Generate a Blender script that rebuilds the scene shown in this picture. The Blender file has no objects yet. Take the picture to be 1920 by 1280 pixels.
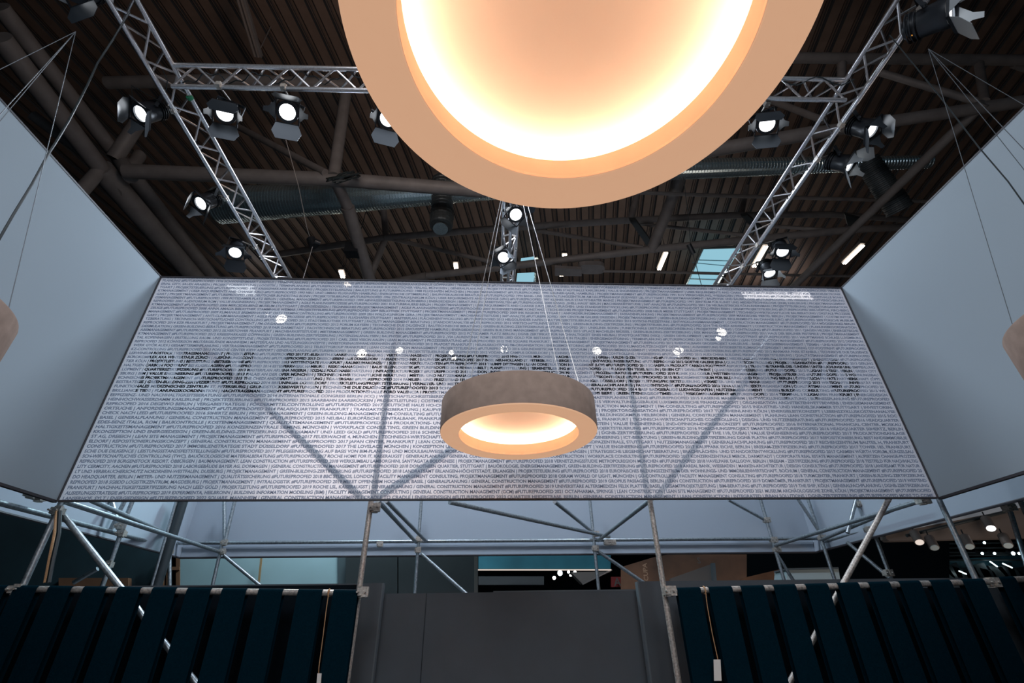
import bpy, bmesh, math, random
from mathutils import Vector, Matrix
random.seed(4)
R = math.radians
scene = bpy.context.scene
COL = scene.collection
EYE = 1.5                                   # height of the lens above the hall floor

# ---------------------------------------------------------------- camera
FPX, PITCH, YAW, ROLL = 907.69, .5469, .0518, -.0161
_cy, _sy, _cp, _sp = math.cos(YAW), math.sin(YAW), math.cos(PITCH), math.sin(PITCH)
FWD = Vector((_sy*_cp, _cy*_cp, _sp))
_r = Vector((_cy, -_sy, 0)); _u = _r.cross(FWD)
RGT = math.cos(ROLL)*_r + math.sin(ROLL)*_u
UPV = -math.sin(ROLL)*_r + math.cos(ROLL)*_u
cam_data = bpy.data.cameras.new('camera')
cam = bpy.data.objects.new('camera', cam_data)
COL.objects.link(cam)
cam_data.sensor_fit = 'HORIZONTAL'
cam_data.sensor_width = 36
cam_data.lens = FPX/1920*36
cam_data.clip_end = 500
cam.matrix_world = Matrix(((RGT.x, UPV.x, -FWD.x, 0), (RGT.y, UPV.y, -FWD.y, 0),
                           (RGT.z, UPV.z, -FWD.z, EYE), (0, 0, 0, 1)))
scene.camera = cam

# ---------------------------------------------------------------- exposure, world, lights
scene.view_settings.view_transform = 'Standard'
scene.view_settings.look = 'None'
scene.view_settings.exposure = 0.0
scene.view_settings.gamma = 1.0
scene.view_settings.use_curve_mapping = False
world = bpy.data.worlds.new('world'); scene.world = world
world.use_nodes = True
bg = world.node_tree.nodes['Background']
bg.inputs[0].default_value = (.16, .42, .60, 1)
bg.inputs[1].default_value = .04


def ray(px, py):
    return FWD + RGT*((px-960)/FPX) + UPV*((640-py)/FPX)


def PZ(px, py, z):                          # point on the pixel's ray at height z above the lens
    v = ray(px, py); v = v*(z/v.z); return Vector((v.x, v.y, v.z+EYE))


def PY(px, py, y):
    v = ray(px, py); v = v*(y/v.y); return Vector((v.x, v.y, v.z+EYE))


def PX(px, py, x):
    v = ray(px, py); v = v*(x/v.x); return Vector((v.x, v.y, v.z+EYE))


def W(x, y, z):
    return Vector((x, y, z+EYE))


def lamp(name, kind, loc, target, energy, color, size=.1, angle=60, blend=.6, size_y=None):
    d = bpy.data.lights.new(name, kind); d.energy = energy; d.color = color
    if kind == 'SPOT':
        d.spot_size = R(angle); d.spot_blend = blend; d.shadow_soft_size = size
    elif kind == 'AREA':
        d.size = size
        if size_y: d.shape = 'RECTANGLE'; d.size_y = size_y
    else:
        d.shadow_soft_size = size
    o = bpy.data.objects.new(name, d); COL.objects.link(o); o.location = loc
    o.rotation_euler = (Vector(target)-Vector(loc)).to_track_quat('-Z', 'Y').to_euler()
    return o


COOL = (.60, .80, 1.0); NEUT = (.95, .95, 1.0); WARM = (1.0, .72, .50)
# unseen area fills added to brighten banner, fabric panels, stands and roof
lamp('area_fill_light', 'AREA', W(-1.4, -2.6, 5.0), W(-.6, 4.4, .9), 165, (.86, .91, 1.0), 2.5)
lamp('area_fill_light', 'AREA', W(2.3, -2.6, 5.0), W(1.2, 4.4, .9), 165, (.86, .91, 1.0), 2.5)
lamp('area_fill_light', 'AREA', W(-1.9, 5.6, 6.6), W(-1.2, 7.6, 1.4), 270, (.74, .85, 1.0), 1.2)
lamp('area_fill_light', 'AREA', W(2.6, 5.6, 6.6), W(2.0, 7.6, 1.4), 180, (.74, .85, 1.0), 1.2)
lamp('stand_fill_light', 'AREA', W(-2.5, 8.3, 4.6), W(-2.5, 9.2, .6), 260, (.62, .90, 1.0), .8)  # added fill, no real lamp: brightens the white stand wall
lamp('soffit_fill_light', 'AREA', W(9.0, 6.5, -1.2), W(9.0, 9.0, 2.5), 60, (1.0, .82, .70), 1.5)  # added fill from below, in place of bounce on the soffit
lamp('roof_fill_light', 'AREA', W(-.6, 1.5, 6.2), W(-1.0, 6.5, 13), 185, (1.0, .74, .58), 2.0)  # added unseen fill that lifts the roof deck from below
lamp('roof_fill_light', 'AREA', W(4.0, 15, 3.0), W(3.0, 17.0, 13), 100, (.75, .80, .90), 4.0)  # second added fill, for the farther roof
lamp('booth_spot', 'SPOT', W(2.5, 7.2, 3.2), W(1.75, 4.45, 1.3), 420, (1.0, .88, .82), .06, 56, 1.0)
lamp('booth_spot', 'SPOT', W(-1.9, 7.2, 3.2), W(-1.05, 4.45, 1.3), 900, (1.0, .86, .78), .05, 50, 1.0)

# ---------------------------------------------------------------- materials


def mat(name, color, rough=.6, metal=0, noise=0, scale=20, bump=0, emit=None, estr=0, spec=.5, stretch=None):
    m = bpy.data.materials.new(name); m.use_nodes = True
    nt = m.node_tree; b = nt.nodes['Principled BSDF']
    b.inputs['Base Color'].default_value = (*color, 1)
    b.inputs['Roughness'].default_value = rough
    b.inputs['Metallic'].default_value = metal
    b.inputs['Specular IOR Level'].default_value = spec
    if emit:
        b.inputs['Emission Color'].default_value = (*emit, 1)
        b.inputs['Emission Strength'].default_value = estr
    if noise or bump:
        tc = nt.nodes.new('ShaderNodeTexCoord'); mp = nt.nodes.new('ShaderNodeMapping')
        nt.links.new(tc.outputs['Object'], mp.inputs[0])
        if stretch: mp.inputs['Scale'].default_value = stretch
        n = nt.nodes.new('ShaderNodeTexNoise'); n.inputs['Scale'].default_value = scale
        n.inputs['Detail'].default_value = 4
        nt.links.new(mp.outputs[0], n.inputs['Vector'])
        if noise:
            rmp = nt.nodes.new('ShaderNodeValToRGB')
            rmp.color_ramp.elements[0].color = (*[c*(1-noise) for c in color], 1)
            rmp.color_ramp.elements[1].color = (*[min(1, c*(1+noise)) for c in color], 1)
            rmp.color_ramp.elements[0].position = .3; rmp.color_ramp.elements[1].position = .7
            nt.links.new(n.outputs[0], rmp.inputs[0]); nt.links.new(rmp.outputs[0], b.inputs['Base Color'])
        if bump:
            bp = nt.nodes.new('ShaderNodeBump'); bp.inputs['Strength'].default_value = bump
            bp.inputs['Distance'].default_value = .01
            nt.links.new(n.outputs[0], bp.inputs['Height']); nt.links.new(bp.outputs[0], b.inputs['Normal'])
    return m


def emission(name, color, strength):
    m = bpy.data.materials.new(name); m.use_nodes = True; nt = m.node_tree
    nt.nodes.remove(nt.nodes['Principled BSDF'])
    e = nt.nodes.new('ShaderNodeEmission'); e.inputs[0].default_value = (*color, 1); e.inputs[1].default_value = strength
    nt.links.new(e.outputs[0], nt.nodes['Material Output'].inputs[0])
    return m


def fabric(name, color, transl=.3, transp=.0, tcol=None):
    m = bpy.data.materials.new(name); m.use_nodes = True; nt = m.node_tree
    nt.nodes.remove(nt.nodes['Principled BSDF'])
    d = nt.nodes.new('ShaderNodeBsdfDiffuse'); t = nt.nodes.new('ShaderNodeBsdfTranslucent')
    d.inputs[0].default_value = (*color, 1); t.inputs[0].default_value = (*(tcol or color), 1)
    tc = nt.nodes.new('ShaderNodeTexCoord'); n = nt.nodes.new('ShaderNodeTexNoise'); n.inputs['Scale'].default_value = 260
    nt.links.new(tc.outputs['Object'], n.inputs['Vector'])
    hsv = nt.nodes.new('ShaderNodeHueSaturation'); hsv.inputs['Color'].default_value = (*color, 1)
    mr = nt.nodes.new('ShaderNodeMapRange'); mr.inputs[3].default_value = .94; mr.inputs[4].default_value = 1.06
    nt.links.new(n.outputs[0], mr.inputs[0]); nt.links.new(mr.outputs[0], hsv.inputs['Value'])
    nt.links.new(hsv.outputs[0], d.inputs[0])
    mx = nt.nodes.new('ShaderNodeMixShader'); mx.inputs[0].default_value = transl
    nt.links.new(d.outputs[0], mx.inputs[1]); nt.links.new(t.outputs[0], mx.inputs[2])
    out = mx
    if transp:
        tr = nt.nodes.new('ShaderNodeBsdfTransparent'); m2 = nt.nodes.new('ShaderNodeMixShader')
        m2.inputs[0].default_value = transp
        nt.links.new(mx.outputs[0], m2.inputs[1]); nt.links.new(tr.outputs[0], m2.inputs[2]); out = m2
    nt.links.new(out.outputs[0], nt.nodes['Material Output'].inputs[0])
    return m


M = dict(
    banner=fabric('printed_mesh_fabric', (.74, .715, .76), .42, .10),
    side=fabric('stretched_grey_fabric', (.46, .53, .575), .15),
    outer=fabric('stretched_blue_grey_fabric', (.47, .53, .60), .12),
    ink=fabric('grey_ink', (.26, .30, .39), .35),
    dark_ink=mat('navy_black_ink', (.003, .008, .016), .9, spec=.0),
    frame=mat('dark_keder_frame', (.05, .045, .05), .5),
    alu=mat('aluminium', (.62, .60, .60), .28, .9, .15, 60, 0),
    galv=mat('galvanised_steel', (.36, .40, .42), .38, .8, .3, 45, .1),
    galv_old=mat('worn_galvanised_steel', (.42, .38, .34), .5, .6, .4, 60, .15),
    coupler=mat('forged_coupler_steel', (.48, .44, .39), .45, .5, .3, 60, .2),
    black=mat('black_lamp_housing', (.010, .012, .015), .38),
    door=mat('barn_door_sheet', (.035, .042, .05), .38, .5),
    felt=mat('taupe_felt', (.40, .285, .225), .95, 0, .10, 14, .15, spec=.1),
    ringb=mat('peach_felt_underside_glow', (.66, .46, .33), .95, 0, .05, 9, .05, emit=(1.0, .56, .33), estr=.56, spec=.1),  # glow put into the felt in place of light falling on it
    lip=mat('peach_felt_lip_glow', (.74, .50, .34), .95, 0, .05, 9, .05, emit=(1.0, .56, .32), estr=.30, spec=.1),  # same added glow as the underside; the felt is no source
    dome=mat('matt_reflector_glow', (.88, .63, .46), .9, 0, .03, 5, 0, emit=(1.0, .66, .44), estr=.16, spec=.1),  # constant glow added to brighten the dome beyond the strip's own light
    led=emission('warm_light_strip', (1.0, .86, .72), 24),
    lens=emission('lit_lamp_lens', (.95, .97, 1.0), 5),
    flood_lens=emission('lit_flood_lens', (.95, .97, 1.0), 9),
    door_lit=mat('lit_barn_door_sheet', (.30, .32, .33), .4, .3),  # door sheet recoloured lighter, lamplight on the flood flaps put into the colour
    tube_light=emission('lit_fluorescent_tube', (1.0, .86, .70), 9),
    far_lamp=emission('far_lit_lamp', (1.0, .92, .82), 22),
    cool_lamp=emission('far_cool_lamp', (.70, .95, 1.0), 8),
    sky=emission('daylight_behind_glass', (.30, .58, .70), .95),
    deck=mat('brown_roof_deck', (.125, .085, .066), .55, .2, .12, 3, 0),
    deck_dark=mat('dark_deck_groove', (.018, .019, .022), .7),
    steel=mat('painted_roof_steel', (.120, .112, .110), .6, 0, .15, 4, 0),
    duct=mat('spiral_duct_zinc', (.50, .62, .66), .26, .9, .1, 30),
    duct_dark=mat('dark_duct_nozzle', (.05, .06, .065), .5, .5),
    wall=mat('dark_grey_board', (.060, .070, .080), .8, 0, .08, 3),
    wall_edge=mat('board_edge', (.085, .10, .11), .7),
    curtain=mat('navy_canvas', (.0012, .0125, .0205), .9, 0, .15, 90, .1, spec=.02),
    rope=mat('jute_cord', (.46, .26, .13), .9, 0, .3, 200, .3),
    wire_dark=mat('dull_steel_wire', (.10, .11, .12), .5, .4),
    wire=mat('braided_steel_wire', (.62, .58, .55), .35, .7, .5, 160),
    cable=mat('black_cable', (.012, .018, .02), .5),
    tag=mat('white_card', (.75, .70, .64), .7),
    floor=mat('hall_floor', (.10, .10, .11), .6, 0, .1, 2),
    white=mat('white_board', (.42, .52, .55), .7, 0, .04, 2),
    dgrey=mat('anthracite_board', (.040, .040, .042), .8, 0, .1, 2),
    teal=mat('teal_fascia', (.02, .10, .13), .35, 0, .3, 1.2),
    orange=mat('rust_orange_wall', (.16, .07, .035), .7, 0, .5, 1.0),
    brown=mat('brown_ceiling_board', (.12, .10, .09), .6),
    glow=emission('lit_edge_strip', (1, .85, .75), .8),
    cream=mat('cream_letter', (.45, .26, .16), .6),
    red=mat('red_sign', (.25, .02, .02), .6),
    yellowled=emission('amber_indicator', (1, .35, .05), 3),
    blue_far=mat('blue_exhibit_wall', (.03, .11, .15), .5, 0, .4, 3),
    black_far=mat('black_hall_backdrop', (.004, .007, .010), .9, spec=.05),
    green=mat('green_tape', (.02, .22, .10), .6),
)

# ---------------------------------------------------------------- mesh helpers


class MB:
    def __init__(s): s.v = []; s.f = []

    def add(s, vs, fs):
        o = len(s.v); s.v += [tuple(v) for v in vs]; s.f += [tuple(i+o for i in f) for f in fs]

    def tube(s, a, b, r, n=10, r2=None, cap=True):
        a = Vector(a); b = Vector(b); d = (b-a).normalized()
        u = d.orthogonal().normalized(); w = d.cross(u); r2 = r if r2 is None else r2
        vs = []
        for p, q in ((a, r), (b, r2)):
            for i in range(n):
                t = 2*math.pi*i/n; vs.append(p+(u*math.cos(t)+w*math.sin(t))*q)
        fs = [(i, (i+1) % n, n+(i+1) % n, n+i) for i in range(n)]
        if cap: fs += [tuple(reversed(range(n))), tuple(range(n, 2*n))]
        s.add(vs, fs); return s

    def path(s, pts, r, n=6):
        pts = [Vector(p) for p in pts]; vs = []; m = len(pts)
        u = None
        for k, p in enumerate(pts):
            d = (pts[min(k+1, m-1)]-pts[max(k-1, 0)]).normalized()
            u = d.orthogonal().normalized() if u is None else (u-d*u.dot(d)).normalized()
            w = d.cross(u)
            for i in range(n):
                t = 2*math.pi*i/n; vs.append(p+(u*math.cos(t)+w*math.sin(t))*(r[k] if isinstance(r, list) else r))
        fs = []
        for k in range(m-1):
            for i in range(n): fs.append((k*n+i, k*n+(i+1) % n, (k+1)*n+(i+1) % n, (k+1)*n+i))
        fs += [tuple(reversed(range(n))), tuple(range((m-1)*n, m*n))]
        s.add(vs, fs); return s

    def box(s, c, sz, mtx=None):
        x, y, z = [q/2 for q in sz]; c = Vector(c)
        vs = [Vector((i*x, j*y, k*z)) for i in (-1, 1) for j in (-1, 1) for k in (-1, 1)]
        if mtx: vs = [mtx @ v for v in vs]
        s.add([c+v for v in vs], [(0, 1, 3, 2), (4, 6, 7, 5), (0, 4, 5, 1), (2, 3, 7, 6), (0, 2, 6, 4), (1, 5, 7, 3)])
        return s

    def slab(s, quad, t):                   # a flat quad given thickness t along its normal
        q = [Vector(p) for p in quad]; n = (q[1]-q[0]).cross(q[2]-q[0]).normalized()*t
        m = len(q)
        s.add(q+[p+n for p in q], [tuple(reversed(range(m))), tuple(range(m, 2*m))] +
              [(i, (i+1) % m, m+(i+1) % m, m+i) for i in range(m)])
        return s

    def lathe(s, prof, n=96, c=(0, 0, 0), mtx=None, closed=False):
        vs = []; m = len(prof)
        for r, z in prof:
            for i in range(n):
                t = 2*math.pi*i/n; v = Vector((r*math.cos(t), r*math.sin(t), z))
                vs.append((mtx @ v if mtx else v)+Vector(c))
        fs = []
        for k in range(m if closed else m-1):
            a = k*n; b = ((k+1) % m)*n
            for i in range(n): fs.append((a+i, a+(i+1) % n, b+(i+1) % n, b+i))
        s.add(vs, fs); return s

    def build(s, name, material, parent=None, smooth=False, origin=None):
        me = bpy.data.meshes.new(name)
        me.from_pydata([tuple(Vector(v)-Vector(origin)) for v in s.v] if origin is not None else s.v, [], s.f)
        me.materials.append(material); me.update()
        if smooth:
            me.shade_smooth()
            try: me.set_sharp_from_angle(angle=R(40))
            except Exception: pass
        o = bpy.data.objects.new(name, me); COL.objects.link(o)
        if parent is not None:
            o.parent = parent
            if origin is None:
                o.matrix_parent_inverse = parent_inv(parent)
        if origin is not None: o.location = origin
        return o


def parent_inv(p):
    m = Matrix.Identity(4)
    chain = []
    while p is not None:
        chain.append(p.matrix_parent_inverse @ Matrix.LocRotScale(p.location, p.rotation_euler, p.scale)); p = p.parent
    for q in reversed(chain): m = m @ q
    return m.inverted()


def empty(name, loc, label=None, cat=None, group=None, kind=None):
    o = bpy.data.objects.new(name, None); COL.objects.link(o); o.location = loc
    return tag(o, label, cat, group, kind)


def tag(o, label=None, cat=None, group=None, kind=None):
    if label: o['label'] = label
    if cat: o['category'] = cat
    if group: o['group'] = group
    if kind: o['kind'] = kind
    return o


# ================================================================ hall shell
YB = 4.45; XL, XR = -3.713, 4.190; ZB, ZT = 1.057, 3.508       # printed banner, heights above the lens

f = MB().box(W(2, 20, -EYE-.05), (110, 90, .1)).build('floor', M['floor']); tag(f, kind='structure')
f = MB().box(W(3, 46, 4), (110, .2, 25)).build('wall_back', M['black_far']); tag(f, kind='structure')
f = MB().box(W(-30, 20, 4), (.2, 60, 25)).build('wall_left', M['black_far']); tag(f, kind='structure')
f = MB().box(W(45, 20, 4), (.2, 60, 25)).build('wall_right', M['black_far']); tag(f, kind='structure')

# roof deck: trapezoidal sheets, one object per sheet
UD = ray(1108, 1119); UD = UD/UD.y                       # direction in which the sheets run
UD = Vector((UD.x, 1, UD.z*.55)); CR = Vector((1, -.19, 0)).normalized()
DZ = 13.0
ceil = empty('ceiling', (0, 0, 0)); tag(ceil, kind='structure')
pitch = .45


def deck_z(y):
    return DZ+EYE+UD.z*y+.02


prof = [(p_[0]*1.5, p_[1]*1.3) for p_ in [(0, 0), (.16, 0), (.172, .055), (.186, .055), (.192, .03), (.205, .03), (.211, .06), (.236, .06), (.242, .03), (.256, .03), (.262, .055), (.288, .055), (.30, 0)]]
y0, y1 = -4.0, 44.0


def deck_mesh():
    mb = MB(); A = []
    for k, yy in enumerate((y0, y1)):
        for a, h in prof: A.append(UD*yy + CR*a + Vector((0, 0, h)))
    n = len(prof)
    mb.add(A, [(i, i+1, n+i+1, n+i) for i in range(n-1)])
    return mb


first = deck_mesh().build('roof_sheet', M['deck'], ceil)
for p in first.data.polygons:
    pass
first.data.materials.append(M['deck_dark'])
for i, p in enumerate(first.data.polygons):
    p.material_index = 1 if i in (1, 2, 5, 7, 10, 11) else 0
n0, n1 = -57, 77
for k in range(n0, n1):
    o = first if k == n0 else first.copy()
    if o is not first: COL.objects.link(o)
    o.parent = ceil; o.location = W(0, 0, DZ) + CR*(k*pitch)


def px_tube(mb, p1, p2, z1, z2, w, n=14):
    a = PZ(*p1, z1); b = PZ(*p2, z2)
    d = ((a-Vector((0, 0, EYE))).dot(FWD)+(b-Vector((0, 0, EYE))).dot(FWD))/2
    mb.tube(a, b, w/2*d/FPX, n)
    return mb


roof = empty('roof_truss', W(0, 8, 9), 'brown-painted steel tube roof truss spanning the hall under the ribbed deck', 'roof truss')
HZ = 9.0
for (a, b, z1, z2, w) in [
    ((0, 70), (188, 315), HZ, HZ, 34), ((188, 315), (420, 585), HZ, HZ, 34),
    ((0, 13), (210, 280), HZ+.9, HZ+.9, 28), ((225, 300), (430, 560), HZ+.9, HZ+.9, 24),
    ((60, 215), (200, 320), HZ+.4, HZ, 19), ((262, 225), (214, 298), HZ+1.6, HZ+.6, 26), ((262, 290), (215, 360), HZ+1.4, HZ-.2, 22),
    ((190, 316), (140, 372), HZ, HZ-1, 24), ((222, 296), (245, 330), HZ+.9, HZ, 26),
    ((235, 321), (640, 337), HZ, HZ, 27), ((640, 337), (905, 358), HZ, HZ, 26),
    ((905, 358), (1120, 318), HZ, HZ, 25), ((1120, 318), (1520, 250), HZ, HZ, 25), ((1520, 250), (1920, 190), HZ, HZ, 22),
    ((650, 165), (626, 330), HZ+3, HZ, 21), ((447, 238), (610, 324), HZ+3, HZ, 13),
    ((630, 342), (652, 388), HZ, HZ-.1, 21), ((652, 388), (698, 540), HZ-.1, HZ-.6, 23),
    ((200, 155), (420, 150), HZ+2.8, HZ+2.8, 22), ((420, 150), (660, 160), HZ+2.8, HZ+2.8, 22),
]:
    px_tube(MB(), a, b, z1, z2, w).build('steel_tube', M['steel'], roof, True)

roof2 = empty('roof_truss', W(9, 6, 10), 'shadowed steel roof truss above the right side panel', 'roof truss')
for (a, b, z1, z2, w) in [
    ((1450, 108), (1920, 113), 11, 11, 19), ((1578, 112), (1578, 150), 11, 10.5, 15), ((1641, 133), (1850, 196), 11, 9.4, 13),
    ((1835, 116), (1846, 190), 11, 9.4, 15), ((1440, 186), (1545, 226), 11, 9.2, 12), ((1900, 120), (1990, 150), 11, 11, 14),
    ((1200, 361), (1330, 366), 10, 10, 7), ((1330, 366), (1760, 378), 10, 10, 7), ((1000, 355), (1200, 361), 10, 10, 7),
    ((1846, 192), (1480, 545), 9, 9, 15),
]:
    px_tube(MB(), a, b, z1, z2, w).build('steel_tube', M['steel'], roof2, True)

roof3 = empty('roof_truss', W(1, 14, 10), 'farther arched steel roof truss just above the printed banner top', 'roof truss')
for (a, b, z1, z2, w) in [
    ((500, 480), (722, 446), 11, 11, 13), ((722, 446), (935, 428), 11, 11, 13), ((935, 428), (1180, 413), 11, 11, 13),
    ((1180, 413), (1390, 403), 11, 11, 13), ((1390, 403), (1560, 402), 11, 11, 12), ((1560, 402), (1730, 414), 11, 11, 11),
    ((640, 548), (800, 517), 9.6, 9.6, 15), ((800, 517), (1040, 489), 9.6, 9.6, 14), ((1040, 489), (1225, 467), 9.6, 9.6, 14),
    ((1225, 467), (1395, 450), 9.6, 9.6, 14), ((1395, 450), (1592, 431), 9.6, 9.6, 14), ((1592, 431), (1700, 425), 9.6, 9.6, 13),
    ((1284, 312), (1221, 470), 10.6, 9.6, 21), ((1197, 352), (1183, 412), 12.4, 11, 12), ((1400, 350), (1390, 402), 12.4, 11, 10),
    ((718, 380), (724, 447), 12.6, 11, 12), ((722, 448), (692, 525), 11, 9.8, 12), ((730, 447), (920, 490), 11, 9.7, 8),
    ((1000, 431), (1205, 464), 11, 9.7, 8), ((1195, 419), (1400, 441), 11, 10.2, 7), ((1400, 420), (1560, 432), 11, 9.8, 7),
    ((1130, 508), (1290, 511), 9.3, 9.3, 5), ((1290, 511), (1640, 519), 9.3, 9.3, 5),
]:
    px_tube(MB(), a, b, z1, z2, w).build('steel_tube', M['steel'], roof3, True)
for q, z in (([(1180, 413), (1192, 413), (1228, 462), (1216, 466)], 10.4), ([(1585, 404), (1625, 414), (1622, 420), (1590, 424)], 10.2),
             ([(1390, 406), (1402, 404), (1440, 436), (1424, 440)], 10.4)):
    MB().slab([PZ(*p, z) for p in q], .12).build('gusset_plate', M['duct_dark'], roof3)
pts = [PZ(1085+24.5+24.5*math.copysign(abs(math.cos(t))**.6, math.cos(t)), 505+9*math.copysign(abs(math.sin(t))**.6, math.sin(t)), 9.3) for t in [i*math.pi/10 for i in range(20)]]
MB().slab(pts, .15).build('tie_plate', M['steel'], roof3)
MB().slab([PZ(1040, 497, 9.3), PZ(1040, 512, 9.3), PZ(1090, 513, 9.3), PZ(1090, 500, 9.3)], .1).build('tie_plate', M['steel'], roof3)

# spiral ducts


def duct(name, p1, p2, z1, z2, w1, w2, label, ribs=60, dark=False, parent=None, part=None):
    a = PZ(*p1, z1); b = PZ(*p2, z2)
    o = Vector((0, 0, EYE)); ra = w1/2*(a-o).dot(FWD)/FPX; rb = w2/2*(b-o).dot(FWD)/FPX
    pts = []; rr = []
    for i in range(ribs):
        for k, (t, q) in enumerate(((0, 1), (.35, 1.0), (.5, 1.05), (.8, 1.05), (.95, 1))):
            u = (i+t)/ribs; pts.append(a.lerp(b, u)); rr.append((ra+(rb-ra)*u)*q)
    if parent:
        return MB().path(pts, rr, 20).build(part, M['duct_dark' if dark else 'duct'], parent, False)
    o2 = MB().path(pts, rr, 24).build(name, M['duct_dark' if dark else 'duct'], None, False, origin=a)
    return tag(o2, label, 'duct')


DUC = empty('ventilation_duct', PZ(600, 372, 10.2), 'silver spiral ventilation duct with a downward nozzle behind the roof tubes', 'duct')
duct('', (408, 385), (1000, 350), 10.2, 10.2, 66, 34, '', 110, parent=DUC, part='spiral_pipe')
duct('', (829, 340), (829, 400), 10.6, 9.4, 40, 38, '', 10, True, DUC, 'nozzle_neck')
duct('', (829, 398), (827, 425), 9.4, 8.9, 44, 42, '', 2, True, DUC, 'nozzle')
c = PZ(826, 428, 8.85)
MB().tube(c, c+(PZ(826, 428, 8.8)-PZ(829, 400, 9.4)).normalized()*.03, .19, 24).build('nozzle_face', M['duct'], DUC, True)
duct('ventilation_duct', (1240, 318), (1745, 303), 10.2, 10.2, 38, 22, 'dark spiral ventilation duct right of the large ring lamp', 90)
duct('ventilation_duct', (1625, 300), (1688, 395), 10.2, 9.0, 38, 44, 'dark branch duct bending down near the right side panel', 16, True)

# ceiling light fittings: (pixel top, pixel bottom, width, lit)
SL = [((446, -10), (481, 106), 13, 0, 'unlit grey light fitting on the deck above the left cross truss'),
      ((1249, 474), (1236, 505), 8, 1, 'lit strip light between the far roof truss and tie rod'),
      ((1436, 462), (1414, 500), 9, 1, 'lit strip light partly behind the right lighting truss'),
      ((1618, 460), (1583, 494), 8, 1, 'lit strip light nearest the right side panel'),
      ((854, 494), (856, 509), 8, 1, 'short lit strip light above the banner left of the hanging wires'),
      ((1059, 477), (1058, 482), 9, 1, 'small lit strip light under the far roof truss'),
      ((1052, 512), (1053, 517), 8, 1, 'tiny lit strip light under the tie plate'),
      ((639, 508), (643, 520), 9, 1, 'lit strip light cut by the banner top edge near the speaker box'),
      ((648, 530), (655, 537), 10, 1, 'lit strip light showing through the mesh banner near its top'),
      ((1712, 45), (1740, -20), 16, 0, 'unlit grey light fitting behind the right lighting truss')]
for a, b, w, lit, lab in SL:
    A = PZ(*a, 11.8); B = PZ(*b, 11.8); L = (B-A).length; d = (B-A).normalized(); s = d.cross(Vector((0, 0, 1))).normalized()
    hw = w/2*((A+B)/2-Vector((0, 0, EYE))).dot(FWD)/FPX
    t = empty('strip_light', (A+B)/2, lab, 'ceiling light')
    mt = Matrix((s, d, Vector((0, 0, 1)))).transposed()
    MB().box((A+B)/2+Vector((0, 0, .12)), (hw*2.3, L*1.08, .10), mt).build('housing', M['steel'], t)
    for sd in (-1, 1):
        MB().tube(A+s*sd*hw*.5, B+s*sd*hw*.5, hw*.42, 8).build('light_tube', M['tube_light'] if lit else M['brown'], t, True)
    for e_ in (A, B):
        MB().tube(e_+Vector((0, 0, .1)), Vector((e_.x, e_.y, deck_z(e_.y))), .012, 6).build('hanger', M['steel'], t)

# skylights
for q, lab in (([(1317, 466), (1390, 463), (1345, 536), (1285, 536)], 'large'),):
    w1 = empty('window_1', PZ(1335, 500, 12.4)); tag(w1, kind='structure')
    z = 12.4
    MB().slab([PZ(*p, z) for p in q], .05).build('pane', M['sky'], w1)
    for a, b, w in (((1318, 465), (1285, 537), 5), ((1384, 463), (1342, 537), 6), ((1318, 465), (1386, 463), 5), ((1307, 487), (1372, 489), 2),
                    ((1298, 492), (1362, 498), 2), ((1296, 512), (1356, 514), 4), ((1290, 522), (1350, 524), 3)):
        px_tube(MB(), a, b, z-.1, z-.1, w, 6).build('glazing_bar', M['duct'], w1)
w2 = empty('window_2', PZ(992, 490, 12.4)); tag(w2, kind='structure')
MB().slab([PZ(*p, 12.4) for p in ((977, 486), (1004, 482), (1003, 489), (976, 493))], .05).build('pane', M['sky'], w2)
px_tube(MB(), (1004, 481), (1010, 489), 12.3, 12.3, 6, 6).build('glazing_bar', M['duct'], w2)
w3 = empty('window_3', PZ(992, 515, 12.4)); tag(w3, kind='structure')
MB().slab([PZ(*p, 12.4) for p in ((970, 514), (1003, 512), (1000, 530), (968, 530))], .05).build('pane', M['sky'], w3)
px_tube(MB(), (1004, 510), (1004, 530), 12.3, 12.3, 5, 6).build('glazing_bar', M['duct'], w3)
w4 = empty('window_4', PZ(1460, 556, 12.4)); tag(w4, kind='structure')
MB().slab([PZ(*p, 12.4) for p in ((1390, 549), (1516, 549), (1526, 562), (1396, 560))], .05).build('pane', emission('bright_daylight_glass', (1, .95, .95), 5), w4)
w5 = empty('window_5', PZ(460, 545, 12.4)); tag(w5, kind='structure')
w5m = emission('pale_daylight_glass', (.9, .95, 1), 3)
for q in (((425, 535), (474, 535), (478, 545), (430, 545)), ((442, 547), (478, 547), (480, 554), (446, 554))):
    MB().slab([PZ(*p, 12.4) for p in q], .05).build('pane', w5m, w5)

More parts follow.
